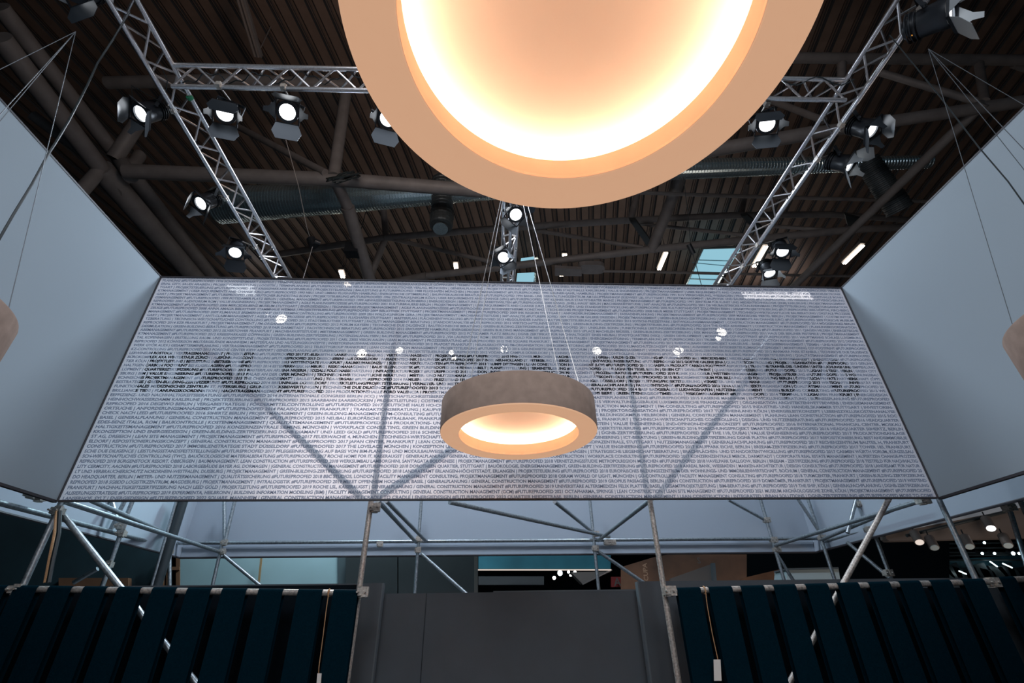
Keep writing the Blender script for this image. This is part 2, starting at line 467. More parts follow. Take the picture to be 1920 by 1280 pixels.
# lamps of the far hall that shine through the mesh
for i, (x, y, w, lab) in enumerate([(530, 602, 16, 'round'), (505, 591, 7, 'small'), (680, 666, 15, 'oval'), (750, 660, 11, 'flat'), (847, 664, 8, 'dim'),
                                    (852, 675, 7, 'tiny'), (943, 658, 15, 'narrow'), (1118, 661, 14, 'bright'), (1271, 663, 18, 'wide'), (1350, 626, 15, 'triangular'),
                                    (1344, 638, 9, 'low')]):
    spots = ['above the word REAL', 'beside the round glow at the upper left', 'at the top edge of the letter O',
             'at the top edge of the letter L', 'above the letter T left of the lamp', 'on the stem of the letter T', 'above the small ring lamp between its wires',
             'above the big letter S', 'above the big letter N in SINCE', 'high above the word SINCE', 'just under the triangular glow above SINCE'][i]
    c = PZ(x, y, 10.6); r = w/2*1.35*(c.y*.86+5.5)/FPX
    t = empty('hall_lamp', c, f'{lab} hall lamp glowing through the banner {spots}', 'hall lamp')
    MB().tube(c, c+Vector((0, -.15, 0)), r*.8, 14, r).build('reflector', M['steel'], t, True)
    MB().tube(c+Vector((0, -.16, 0)), c+Vector((0, -.20, 0)), r*.9, 14, r*.6).build('lens', M['far_lamp'], t, True)
    MB().tube(c+Vector((0, -.05, r*.8)), Vector((c.x, c.y-.05, deck_z(c.y))), .015, 6).build('hanger', M['steel'], t)

# small things in the roof
sp = empty('speaker_box', PZ(661, 469, 8.6), 'black speaker box hanging beside the sloping roof tube', 'speaker')
MB().box(PZ(661, 469, 8.6), (.34, .28, .30)).build('cabinet', M['black'], sp)
MB().path([PZ(668, 458, 8.8), PZ(680, 420, 9.6), PZ(688, 388, 10.2)], .012).build('hanging_wire', M['cable'], sp)
hm = empty('chain_hoist', PZ(585, 458, 7.6), 'small dark chain hoist on its wire left of the speaker box', 'hoist')
MB().tube(PZ(583, 448, 7.7), PZ(588, 462, 7.5), .10, 10).build('hoist_body', M['black'], hm, True)
MB().tube(PZ(590, 452, 7.6), PZ(600, 456, 7.6), .07, 10).build('chain_bag', M['black'], hm, True)
MB().path([PZ(536, 262, 8.8), PZ(560, 350, 8.2), PZ(575, 425, 7.8), PZ(582, 448, 7.7)], .008).build('steel_wire', M['wire'], hm)
MB().path([PZ(586, 462, 7.5), PZ(575, 500, 7.0), PZ(566, 530, 6.6)], .008).build('lower_wire', M['wire'], hm)
hm = empty('chain_hoist', PZ(1296, 466, 7.6), 'small dark chain hoist on its wire left of the skylight', 'hoist')
MB().tube(PZ(1291, 458, 7.7), PZ(1300, 476, 7.5), .06, 10).build('hoist_body', M['black'], hm, True)
MB().path([PZ(1281, 330, 8.8), PZ(1290, 400, 8.2), PZ(1295, 460, 7.7)], .008).build('steel_wire', M['cable'], hm)
MB().path([PZ(1299, 476, 7.5), PZ(1306, 500, 7.2), PZ(1318, 545, 6.8)], .008).build('lower_wire', M['cable'], hm)
cb = MB()
for k in range(9):
    c = PZ(645, 332, 8.6); a = random.uniform(0, 6.28); rr = random.uniform(.15, .38)
    cb.path([c+Vector((math.cos(a+t*.9)*rr, math.sin(a+t*.9)*rr*.6, .3*math.sin(t+a))) for t in range(7)], .018, 5)
tag(cb.build('cable_bundle', M['cable'], origin=PZ(645, 332, 8.6)), 'tangle of black cable tied round the roof tube crossing', 'cable')

# ================================================================ fabric box
bn = empty('printed_banner', W((XL+XR)/2, YB, ZB), 'wide pale mesh banner printed with rows of grey text and REAL EVOLUTION SINCE 1970', 'banner')
nx, nz = 40, 12
vs = [W(XL+(XR-XL)*i/nx, YB, ZB+(ZT-ZB)*k/nz) for k in range(nz+1) for i in range(nx+1)]
fm = MB(); fm.add(vs, [(k*(nx+1)+i, k*(nx+1)+i+1, (k+1)*(nx+1)+i+1, (k+1)*(nx+1)+i) for k in range(nz) for i in range(nx)])
fm.build('mesh_fabric', M['banner'], bn)
for a, b, n in ((W(XL, YB, ZB-.006), W(XR, YB, ZB-.006), 'bottom_keder'), (W(XL, YB, ZT+.004), W(XR, YB, ZT+.004), 'top_keder')):
    MB().box((a+b)/2, ((b-a).length, .03, .014)).build(n, M['frame'], bn)
for x in (XL, XR):
    MB().box(W(x, YB-.004, (ZB+ZT)/2), (.010, .02, ZT-ZB)).build('side_keder', M['frame'], bn)

SB = [('fabric_side_panel', XL-.006, 'pale grey stretched fabric side panel left of the printed banner', -1),
      ('fabric_side_panel', XR+.006, 'pale grey stretched fabric side panel right of the printed banner', 1)]
for nm, x, lab, sg in SB:
    t = empty(nm, W(x, 1, ZB), lab, 'fabric panel')
    MB().slab([W(x, YB, ZB), W(x, YB, ZT), W(x, -3.6, ZT), W(x, -3.6, ZB)][::sg], .012).build('stretched_fabric', M['side'], t)
    MB().box(W(x+sg*.014, .42, ZB-.012), (.036, YB+3.6, .020)).build('bottom_keder', M['frame'], t)
    MB().box(W(x+sg*.014, .42, ZT+.008), (.036, YB+3.6, .016)).build('top_keder', M['frame'], t)
# back panel of the ring behind the camera closes the box
t = empty('fabric_side_panel', W(.24, -3.6, ZB), 'pale fabric panel closing the ring opposite the printed banner', 'fabric panel')
MB().box(W(.24, -3.62, (ZB+ZT)/2), (XR-XL, .012, ZT-ZB)).build('stretched_fabric', M['side'], t)
MB().box(W(.24, -3.62, ZB-.01), (XR-XL, .03, .02)).build('bottom_keder', M['frame'], t)

OX0, OX1, OY = -4.50, 5.06, 7.88
for nm, q, lab, key in (
    ('outer_fabric_panel', [W(OX0, OY, ZB), W(OX1, OY, ZB), W(OX1, OY, ZT), W(OX0, OY, ZT)], 'blue-grey outer fabric panel behind the scaffolding under the banner', 'back'),
    ('outer_fabric_panel', [W(OX0, -3.6, ZB), W(OX0, OY, ZB), W(OX0, OY, ZT), W(OX0, -3.6, ZT)], 'outer fabric panel outside the left side panel above the dark wall', 'l'),
    ('outer_fabric_panel', [W(OX1, OY, ZB), W(OX1, -3.6, ZB), W(OX1, -3.6, ZT), W(OX1, OY, ZT)], 'outer fabric panel outside the right side panel', 'r')):
    t = empty(nm, (q[0]+q[1])/2, lab, 'fabric panel')
    MB().slab(q, -.012).build('stretched_fabric', M['outer'], t)
    MB().tube(q[0]-Vector((0, 0, .012)), q[1]-Vector((0, 0, .012)), .014, 6).build('bottom_keder', M['frame'], t)
    if key == 'back':
        MB().box((q[0]+q[1])/2+Vector((0, -.02, .13)), ((q[1]-q[0]).length, .02, .012)).build('hem_seam', M['outer'], t)

ROWS = """TENPLANUNG @ 1972 KREISKRANKENHAUS NÜRTINGEN | TERMINPLANUNG @ 1973 FERIENPARK „AM FREUDIGERSEE“ | TERMINPLANUNG @ 1973 PERSONENVERKEHR ENGELMARKT @ 1974 WOHNBAUTEN MIT GESCHÄFTSZENTRUM BLEICHPLATZ, KREFELD | TERMINPLANUNG @ 1975 FONDSVERWALTUNG
PLANUNG @ 1976 SCHWANENMARKT KREFELD | TERMINPLANUNG | KOSTENÜBERWACHUNG @ 1978 KREISKRANKENHAUS GÖPPINGEN | TERMIN-TASKFORCE @ 1979 HEADQUARTERS SNED, RIYADH | PROJEKTVORBEREITUNG | LOGISTIK | TERMINPLANUNG @ 1981 LANDESZENTRALBANK ULM | PROJEKTSTEUERUNG @ 1984 KA
ERIAL CITY, SAUDI ARABIEN | PROJEKTVORBEREITUNG | LOGISTIK | TERMINPLANUNG @ 1985 NEUE DRUCKEREI SÜDDEUTSCHER VERLAG, MÜNCHEN | GENERALPLANUNG | PROJEKTSTEUERUNG @ 1985 STADTHALLE KARLSRUHE | VALUE ENGINEERING | PROJEKTMANAGEMENT | USER REQUIREMENTS AND CHANGE (URC) @ INSTITUT FÜR MIKROELEKTRONIK
TGART | PROJEKTSTEUERUNG @ 1987 KREISSPARKASSE RAVENSBURG | PROJEKTSTEUERUNG | BAULEITUNG # FUTUREPROOFED 1988 FLUGHAFEN MÜNCHEN | PROJEKTMANAGEMENT @ 1990 GRUNER+JAHR, HAMBURG | PROJEKTMANAGEMENT @ 1991 R+V VERSICHERUNG, WIESBADEN | PROJEKTSTEUERUNG @ 1992 KUNSTHALLE BONN
KTMANAGEMENT | USER REQUIREMENTS AND CHANGE (URC) @ 1993 NEU- UND UMBAU FLUGHAFEN HAMBURG | ENERGETISCHE OPTIMIERUNG | BAUPHYSIKALISCHE BERATUNG @ 1994 BANK- UND VERWALTUNGSZENTRUM AM HAUPTBAHNHOF (SÜDWEST LB), STUTTGART | PROJEKTMANAGEMENT | BAUPHYSIK UND BAUBIOLOGIE @ 1995 VEREINIGTE POSTVERSICHERUNG
GART | PROJEKTMANAGEMENT @ 1995 DEUTSCHER BUNDESTAG BONN | PROJEKTSTEUERUNG @ 1996 ZENTRALKLINIKUM KÖLN | USER REQUIREMENTS AND CHANGE (URC) @ 1997 KLEINES HAUS STAATSTHEATER MAINZ | PROJEKTMANAGEMENT @ 1997 ZENTRUM FÜR KUNST UND MEDIENTECHNOLOGIE (ZKM) KARLSRUHE | PROJEKTMANAGEMENT
GSMANAGEMENT @ 1999 POTSDAMER PLATZ BERLIN | GENERAL MANAGEMENT @ 1999 ABWASSERBESEITIGUNG NÜRNBERG | ENERGIEDESIGN | BERATUNG ZU ARBEITSWELTEN @ 2000 GASAG „SHELL-HAUS“ BERLIN | MACHBARKEITSSTUDIE | 360°-ANALYSE @ 2001 DB NEUBAUSTRECKE KÖLN-RHEIN/MAIN | PROJEKTSTEUERUNG | PROJEKTORGANISATION
REPROOFED 2001 AUDITORIUM ROM | VALUE ENGINEERING | PROJEKTMANAGEMENT | AGILE PLANUNGSPROZESSE @ 2001 KULTURBRAUEREI BERLIN | PROJEKTMANAGEMENT | USER REQUIREMENTS AND CHANGE (URC) | BRACHFLÄCHEN- UND STANDORTENTWICKLUNG @ 2005 KULTURSTANDORT ZOLLVEREIN ESSEN | GESAMTPROJEKTSTEUERUNG @ 2005 HÔPITAL KIRCHBERG
KTMANAGEMENT @ 2006 MERCEDES-BENZ MUSEUM STUTTGART | ENERGIEDESIGN | TECHNISCHES PROJEKTMANAGEMENT | AGILE PLANUNGSPROZESSE @ 2007 BODENSEETHERME KONSTANZ | TECHNISCHES PROJEKTMANAGEMENT @ 2008 NEUE MESSE STUTTGART | PROJEKTMANAGEMENT | TECHNISCH-WIRTSCHAFTLICHE BAUBERATUNG | DIGITALE PROZESSE
ZEUGE @ 2008 ANNA AMALIA BIBLIOTHEK STAMMHAUS WEIMAR | PROJEKTSTEUERUNG @ 2009 BIBLIOTHEK STUTTGART | PROJEKTMANAGEMENT | PKM @ 2009 IHK REGION STUTTGART | ANFORDERUNGSMANAGEMENT | FASSADENPLANUNG | PROJEKTMANAGEMENT @ 2009 MÄRKISCHES VIERTEL BERLIN | PROJEKTMANAGEMENT | COSTMONITOR
MANAGEMENT @ 2009 KLIMAHAUS BREMERHAVEN 8° OST | TERMINCONTROLLING @ 2009 SRH WALD-KLINIKUM GERA | PROJEKTMANAGEMENT | MACHBARKEITSSTUDIE | 360°-ANALYSE @ 2009 CENTRUM GALERIE DRESDEN | PROJEKTMANAGEMENT | GREEN-BUILDING-ZERTIFIZIERUNG | USER REQUIREMENTS AN CHANGE (URC) @ 2009 PORSCHE MUSEUM
GART | PROJEKTMANAGEMENT | ANTI-CLAIM-MANAGEMENT | AGILE PLANUNGSPROZESSE @ 2011 FLUGHAFEN STUTTGART | MASTERPLAN | FLÄCHENENTWICKLUNG @ 2013 HELGOLÄNDER HAFEN | MULTIPROJEKTSTEUERUNG @ 2013 SOTSCHI-FREIZEITPARK | ENTWICKLUNGSMANAGEMENT | CONSTRUCTION MANAGEMENT @ 2014 MÖCKERNKIEZ BERLIN
TZBERATUNG | TECHNISCH-WIRTSCHAFTLICHES CONTROLLING @ 2012 STADTBIBLIOTHEK STUTTGART | FACILITY MANAGEMENT BERATUNG | STANDORTANALYSE @ 2013 WIRTSCHAFTSUNIVERSITÄT WIEN | GREEN-BUILDING-ZERTIFIZIERUNG | PROJEKTSTEUERUNG @ 2014 THE CHEDI ANDERMATT | CONSTRUCTION MANAGEMENT | PLANUNGSKOORDINATION
REPROOFED 2014 EZB FRANKFURT | PROJEKTMANAGEMENT | FM-ORGANISATION @ 2012 FORUM KAYSERI | TECHNISCHE DUE DILIGENCE | BAUTECHNISCHE BERATUNG | GREEN-BUILDING-ZERTIFIZIERUNG @ 2011 UNIKLINIK BONN | FUNKTIONALE LEISTUNGSBESCHREIBUNG | PROJEKTSTEUERUNG | CONTROLLING @ 2011 QIAGEN HILDEN | ENERGETISCHE
DESIMULATION | GREEN-BUILDING-BERATUNG @ 2018 FAIR DARMSTADT | FACHTECHNISCHE BERATUNG @ 2012 ERICUSSPITZE HAMBURG | ENERGIEDESIGN | GREEN BUILDING MANAGEMENT @ 2015 UPLACE MACHELEN BRÜSSEL | GREEN-BUILDING-ZERTIFIZIERUNG | RISK MANAGEMENT @ 2011 HAUS DER BERLINER FESTSPIELE | PROJEKTMANAGEMENT
ABEMANAGEMENT @ 2012 SILVERTOWER FRANKFURT | MACHBARKEITSSTUDIE | MIETERMANAGEMENT | GREEN BUILDING MANAGEMENT @ 2012 POTSDAMER PLATZ BERLIN | DGNB ZERTIFIKAT FÜR NACHHALTIGKEIT EINES NEUBAU STADTQUARTIERS (NSQ) | GREEN DEVELOPMENT | MONITORING CO²-FOOTPRINT @ 2011 HAUPTMANNS SCHLASS LUXEMBURG
KTMANAGEMENT @ 2012 KREISSPARKASSE GÖPPINGEN | GREEN-BUILDING-ZERTIFIZIERUNG | POTENZIALANALYSEN | BAUPHYSIK @ 2012 „VIA LAURENTINA“ ROM | ERSTES LEED GOLD FÜR BESTANDSGEBÄUDE IN ITALIEN | ENERGIEMONITORING | TERMINPLANUNG @ 2011 TRUMPF DITZINGEN | LEAN CONSTRUCTION MANAGEMENT @ 2012 DISPERION
TAL KOPENHAGEN | ERSTELLUNG RAUM- UND KONZEPTSTUDIE | PROJEKTSTEUERUNG @ 2011 CARL ZEISS VISION AALEN | LEAN MANAGEMENT | PROZESSBERATUNG @ 2012 THE SQUAIRE FRANKFURT | MIETERMANAGEMENT | PROJEKTMANAGEMENT @ 2012 RHEINTALBAHN GROSSPROJEKT KARLSRUHE – BASEL | VERGABEMANAGEMENT | TERMIN – UND KOSTENSTEUERUNG
REPROOFED 2012 KONVERSION MILITÄRGELÄNDE MANNHEIM | MASTERPLAN UND NUTZUNGSKONZEPTE | INVESTORENAUSWAHLVERFAHREN @ 2012 FRAPORT FRANKFURT | NEUAUSRICHTUNG FM-ORGANISATION | ENERGIEMONITORING @ 2013 KLIMASCHUTZKONZEPT OSTFILDERN | AUSARBEITUNG INTEGRIERTES KLIMASCHUTZPROJEKT | MONITORING CO²-FOOTPRINT @
WERK GYÖR AUDI | GESAMTTERMINPLANUNG | VERTRAGSMANAGEMENT @ 2012 TELECITYGROUP FRANKFURT | LEAN CONSTRUCTION MANAGEMENT | PROJEKTSTEUERUNG @ 2016 GESUNDHEITSCAMPUS NRW BOCHUM | INBETRIEBNAHMEMANAGEMENT | VORPRÜFUNG GREEN-BUILDING-ZERTIFIZIERUNG @ 2012 MARMARA PARK ISTANBUL | TECHNISCHE DUE DILIGENCE
KZ-CONTROLLING @ 2013 PORSCHE CENTER KIEW AIRPORT | GENERALPLANUNG @ 2012 OCTAPHARMA HEIDELBERG | PROJEKTSTEUERUNG @ 2012 VODAFONE CAMPUS DÜSSELDORF | TECHNISCH-WIRTSCHAFTLICHES CONTROLLING | ENGINEERING @ 2013 AUDI CHINA BUILDING PEKING | PROJEKTSTEUERUNG | QUALITÄTSMANAGEMENT @
LERWINEUM ROSTOCK | VERTRAGSMANAGEMENT | PROJEKTLEITUNG @ 2017 ST.-ELISABETH-KRANKENHAUS RAVENBURG | VERTRAGSMANAGEMENT | PROJEKTLEITUNG @ 2015 HVB-TOWER MÜNCHEN | MACHBARKEITSSTUDIE | GREEN-BUILDING-ZERTIFIZIERUNG @ 2012 MERCEDES-BENZ NIEDERLASSUNG HAMBURG | ENERGIEKONZEPT | ENERGIEDESIGN @
BÜROKOMPLEX AXA WINTERTHUR ZÜRICH | AUSFÜHRUNGSCONTROLLING @ 2013 DREISCHEIBENHAUS DÜSSELDORF | FASSADENTECHNIK | BAUPHYSIK @ 2017 INSEL NEU-HOLLAND ST. PETERSBURG | ENERGIEBERATUNG | ENTWICKLUNGSBERATUNG @ 2012 GOETHE GALERIE JENA | QUALITÄTSCONTROLLING | PROJEKTORGANISATION @ 2013 GERLING
TIER KÖLN | PROJEKTLEITUNG | BEGLEITUNG INBETRIEBNAHME @ 2013 WESTENDGATE FRANKFURT | RAUMKLIMAKONZEPT | SUBSTANZWERTGUTACHTEN @ 2013 TRUMPF DITZINGEN | LEAN CONSTRUCTION MANAGEMENT (LCM) @ 2013 SCHAEFFLER PRODUCT CARBON FOOTPRINT-REPORTING | TRAIN-THE-TRAINER-DES KUNDEN | UNTERSUCHUNGS UND EMPFEHLUNG
HALTIGEN CARBON FOOTPRINT BEI KUGELLAGERN @ 2014 ESTESPERRWERK HAMBURG | RISIKOMANAGEMENT | BAUSTELLENLOGISTIK @ 2014 FEHMARNBELT | PLANFESTSTELLUNG | TERMINSTEUERUNG @ 2014 FLUGHAFEN TEGEL BERLIN | GREEN CITY DEVELOPMENT | QUARTIERSZERTIFIZIERUNG @ 2013 FLUGHAFEN TEGEL BERLIN | GREEN CITY
LOPMENT | QUARTIERSZERTIFIZIERUNG @ 2013 MASTERPLAN ARUSHA NIGERIA | SOZIALE FOLGENABSCHÄTZUNG | INFRASTRUKTURPROJEKT @ 2013 LONDON UNDERGROUND | LEAN CONSTRUCTION MANAGEMENT | PROZESSBERATUNG @ 2019 KLINIK JOLI COEUR | WETTBEWERBSMANAGEMENT | PROJEKTSTEUERUNG @ 2015 WOHNUNGSBAU
SBURG | BIM | VALUE ENGINEERING @ 2013 PALAIS AN DER OPER MÜNCHEN | TECHNISCH-WIRTSCHAFTLICHE BERATUNG | MIETER- UND NUTZERMANAGEMENT @ 2014 PROJEKTSTEUERUNG | QUALITÄTSKONTROLLE @ 2015 BUNDESMINISTERIUM FÜR BILDUNG UND FORSCHUNG BERLIN | ÖFFENTLICH-PRIVATE PARTNERSCHAFT (ÖPP)
ECHNISCHES PROJEKTMANAGEMENT @ 2015 THE CHEDI ANDERMATT | BAULEITUNG | TGA-VERGABE @ 2014 FAMILIEN- UND FREIZEITBAD FELLBACH | MACHBARKEITSSTUDIE @ 2014 BREUNINGER DÜSSELDORF | PROJEKTLEITUNG/PROJEKTSTEUERUNG | VERMIETER- UND MIETERMANAGEMENT @ 2013 WIRTSCHAFTSUNIVERSITÄT WIEN
BESTRATEGIE | GREEN-BUILDING-ZERTIFIZIERUNG @ 2014 BREUNINGER DÜSSELDORF | PROJEKTLEITUNG/PROJEKTSTEUERUNG | VERMIETER- UND MIETERMANAGEMENT @ 2014 GALILEO GARCHING | GENERALFACHPLANUNG | FASSADENTECHNIK @ 2013 TEVA ULM | PROJEKTORGANISATION | QUALITÄTSMANAGEMENT @ 20
FUNKTIONALES MEDIZINISCHES ZENTRUM ST. PETERSBURG | GRUNDSTÜCKSBEWERTUNGEN | TECHNISCHE DUE DILIGENCE @ 2013 SCHWARZWALD BAAR KLINIKUM VILLINGEN | MÄNGELMANAGEMENT @ 2014 BASF BADGEBÄUDE LUDWIGSHAFEN | NUTZERMANAGEMENT | GREEN BUILDING CONSULTING @ 2015 WE
BRILLIANCE TIEXI | PLANUNGSKOORDINATION | NACHTRAGSMANAGEMENT @ 2014 PRODUKTIONSHALLE FORD VALENCIA | PROJEKTMANAGEMENT | LEAN @ 2014 RECHENZENTRUM T-SYSTEMS BIERE | GREEN IT/ENERGIEOPTIMIERUNG | RISIKOMANAGEMENT @ 2014 TERMINAL 3 FLUGHAFEN FRANKFURT | ENERGIEDESIGN
EEFFIZIENZ- UND NACHHALTIGKEITSBERATUNG @ 2014 INTERNATIONALE CONGRESS BERLIN (ICC) | WIRTSCHAFTLICHKEITSBERECHNUNG | INTERNATIONALE WIRTSCHAFTLICHKEITSBERECHNUNG | MASTERPLANERSTELLUNG @ 2015 KASERNE MANNHEIM | ENTWICKLUNGSBERATUNG | BUSINESSPLANUNG @
HEINHOCHWASSERDAMM KARLSRUHE | PROJEKTSTEUERUNG @ 2015 SAARBAHN SAARBRÜCKEN | PROJEKTLEITUNG | COSTMONITOR @ 2015 CONTROLLING @ 2015 VERWALTUNGSGEBÄUDE LUXEMBURGISCHE FINANZAUFSICHT | ORGANISATION ARCHITEKTENWETTBEWERB | ENERGIEMANAGEMENT
REPROOFED 2016 DEGEWO BERLIN | VERGABESTRATEGIE | FÖRDERMITTELCONTROLLING @ 2017 DEUTSCHE HAUS HO-CHI-MINH | MACHBARKEITSSTUDIE | (EZB) FRANKFURT | LEAN CONSTRUCTION MANAGEMENT | FM-CONSULTING @ 2015 INDUSTRIE- UND HANDELSKAMMER STUTTGART | INVESTOREN-
ORTSUCHE | ANFORDERUNGSMANAGEMENT @ 2014 PALAISQUARTIER FRANKFURT | TRANSAKTIONSBERATUNG | KAUFVERTRAGSVERHANDLUNGEN @ 2016 WIENER NETZE | PROJEKTORGANISATION @ 2017 TÜV RHEINLAND KÖLN | ENERGIELEITKONZEPT | LEBENSZYKLUSKOSTENANALYSE
CHECK NACH LEED @ 2016 50HERTZ BERLIN | PROJEKTMANAGEMENT | GREEN-BUILDING-MANAGEMENT | FM-CONSULTING @ @ MANAGEMENT @ 2015 BILDUNGSCAMPUS HEILBRONN | GENERAL CONSTRUCTION MANAGEMENT | PLANUNG LEAN CONSTRUCTION @ 2015 ROC
BASEL | GENERALPLANUNG / GENERAL CONSTRUCTION MANAGEMENT @ 2015 NEUBAU EUROPÄISCHE ZENTRALBANK, FRANKFURT | MÖBLIERUNGSKONZEPT @ 2015 LATERAL TOWERS, FRANKFURT | TECHNISCH-WIRTSCHAFTLICHES CONTROLLING | DESIGN- UND NUTZERBERATUNG @ 2016 HEADQUARTER
EDES-BENZ ITALIA, ROM | BAUKONTROLLE | KOSTENMANAGEMENT | QUALITÄTSMANAGEMENT @ 2016 PRODUKTIONS- UND KONFEKTIONIERUNGS-NEUBAU DATA FORSCHUNGSZENTRUM, STEIN | VALUE ENGINEERING | 2ND-OPINION-ENERGIEKONZEPT @ 2016 INTERNATIONAL FINANCIAL CENTER, MOSKAU
HALTIGKEITSMANAGEMENT @ 2016 KONZERNZENTRALE SIEMENS, MÜNCHEN | WORKPLACE CONSULTING, GREEN BUILDING ZERTIFIZIERUNG LEED PLATIN | PROJEKTMANAGEMENT | MULTI-PROJEKTSTEUERUNG @ 2016 FORSCHUNGSPROJEKT SMARTSITE @ 2016 HEADQUARTER 50HERTZ, BERLIN
KKONZEPTION UND ENERGIEDESIGN | GREEN-BUILDING-ZERTIFIZIERUNG DGNB DIAMANT UND LEED GOLD @ 2016 SCHINDLER HEADQUARTER, SHANGHAI | DAHLEM URBAN VILLAGE, BERLIN | DGNB-ZERTIFIZIERUNG @ 2017 THE 118, DUBAI | VALUE ENGINEERING @ 2017 PRODUKTIONSANLAGE
ST AG, DREIEICH | LEAN SITE MANAGEMENT | PROJEKTMANAGEMENT @ 2017 FEUERWACHE 4, MÜNCHEN | TECHNISCH-WIRTSCHAFTLICHES CONTROLLING @ PLANUNG | CIRCULAR ENGINEERING | ICT-BERATUNG | GREEN-BUILDING-ZERTIFIZIERUNG DGNB PLATIN @ 2017 REPOSITIONIERUNG BESTANDSIMMOBILIE
ELDORF | REPOSITIONIERUNGSKONZEPT | GENERAL CONSTRUCTION MANAGEMENT @ 2017 JAPAN CENTER, FRANKFURT | LEAN CONSTRUCTION @ 2017 @ LAPP EUROPAZENTRALE, STUTTGART | NUTZERMANAGEMENT | GENERALFACHPLANUNG @ 2017 RECHENZENTRUM BAUTEIL H, FRANKFURT
CONSTRUCTION @ 2017 IMMOBILIENSTRATEGIE STADT DÜSSELDORF @ 2017 THE LOVELACE, MÜNCHEN | KONZEPTION UND KÜNSTLERISCHE OBERLEITUNG | WIEN | VERKEHRSKONZEPT | VALUE ENGINEERING @ 2017 KAUFPARK EICHE, BERLIN | BREEAM-ZERTIFIZIERUNG @ 2017 TOWER 185, FRANKFURT
SCHE DUE DILIGENCE | LEISTUNGSSTANDSFESTSTELLUNGEN @ 2017 PFLEGEEINRICHTUNG AUF BASIS VON BIM-PLANUNG UND MODULBAUWEISE, MOSKAU @ NEUBRANDENBURG-TROLLENHAGEN | STRATEGISCHE LIEGENSCHAFTSBERATUNG | BRACHFLÄCHEN- UND STANDORTENTWICKLUNG @ 2017 CARMEN WÜRTH FORUM, KÜNZELSAU
SCH-WIRTSCHAFTLICHES CONTROLLING (TWC), BAUÖKOLOGISCHE MATERIALBERATUNG @ 2017 ROCHE HOME FOR IT, KAISERAUGST | GENERALPLANUNG / GENERAL CONSTRUCTION MANAGEMENT | LEAN CONSTRUCTION | WORKPLACE CONSULTING @ 2017 KONZERNZENTRALE MERCK, DARMSTADT | CORPORATE REAL ESTATE MANAGEMENT | AUFSETZEN CHANGE-PROZESS
REPROOFED 2018 BÜRGENSTOCK RESORT, OBBÜRGEN | BAUMANAGEMENT, LEAN CONSTRUCTION @ 2018 WERKSUMBAU LAMBORGHINI, SANT'AGATA BOLOGNESE | PROJEKTMANAGEMENT @ 2018 VERNETZUNGSSTUDIE METROPOLREGION MÜNCHEN @ 2018 HAVELPARK DALLGOW, BERLIN | BREEAM - ZERTIFIZIERUNG @ 2018 TESTFELD FÜR NACHHALTIG
LITY CERMCITY, AACHEN @ 2018 LABORGEBÄUDE BAYER AG, DORMAGEN | |GENERAL CONSTRUCTION MANAGEMENT @ 2018 DOROTHEEN QUARTIER, STUTTGART | BAUÖKOLOGIE, ENERGIEMANAGEMENT, GREEN-BUILDING-ZERTIFIZIERUNG @ 2018 AAREAL BANK, WIESBADEN | MARKEN-ARCHITEKTUR | DESIGN CONSULTING @ 2018 LANDESAMT FÜR NATUR
LT UND VERBRAUCHERSCHUTZ NORDRHEIN-WESTFALEN, DUISBURG | PROJEKTMANAGEMENT | GREEN-BUILDING-ZERTIFIZIERUNG @ 2018 LANDRATSAMT ERLANGEN-HÖCHSTSTADT, ERLANGEN | PROJEKTSTEUERUNG @ 2018 EUROPÄISCHES BILDUNGSZENTRUM DER WOHNUNGS- UND IMMOBILIENWIRTSCHAFT, BOCHUM | GENERAL CONSTRUCTION MANAGEMENT @ 20
DO HEADQUARTER, BERLIN | MIETER- UND NUTZERMANAGEMENT | QUALITÄTSSICHERUNG @ 2018 BBC STUDIOS, LONDON | FACILITY MANAGEMENT CONSULTING, PROJEKTMANAGEMENT @ 2018 OSRAM WORLD OF LIGHT, MÜNCHEN | GÜ-CONTROLLING | FACILITY MANAGEMENT CONSULTING @ 2018 TURMCENTER, FRANKFURT | GREEN-BUILDING-ZERTIFIZIERUNG
REPROOFED 2018 SGBDD LOGISTIKZENTRUM, MAGDEBURG | PROJEKTMANAGEMENT | INTRALOGISTIK @ 2019 MERET OPPENHEIM HOCHHAUS, BASEL | GENERALPLANUNG / GENERAL CONSTRUCTION MANAGEMENT @ 2019 GROPIUS PASSAGEN, BERLIN | LEAN CONSTRUCTION @ 2019 DOMRÖMER, FRANKFURT | PROJEKTMANAGEMENT @ 2019 WESTEND
FRANKFURT | NACHHALTIGKEITSZERTIFIZIERUNG NACH LEED GOLD | PROJEKTLEITUNG @ 2019 ROCHE LSL, KAISERAUGST | GENERALPLANUNG / GENERAL CONSTRUCTION MANAGEMENT @ 2019 UNIVERSITÄRE ALTERSMEDIZIN FELIX PLATTER, BASEL | GESAMTPROJEKTLEITUNG | BIM-BERATUNG @ 2019 THE SHIP, KÖLN | GENERALFACHPLANUNG | DGNB-ZERTIFIZIERUNG
ALISIERUNGSSTRATEGIE @ 2019 EXPERIMENTA, HEILBRONN | BUILDING INFORMATION MODELING (BIM) | FACILITY MANAGEMENT CONSULTING | GENERAL CONSTRUCTION MANAGEMENT (GCM) @ 2021 OCTAPHARMA, SPRINGE | LEAN CONSTRUCTION | LEAN SITE MANAGEMENT @ 2021 MUSEUM ARCHÄOLOGISCHE ZONE, KÖLN | PROJEKTMANAGEMENT @
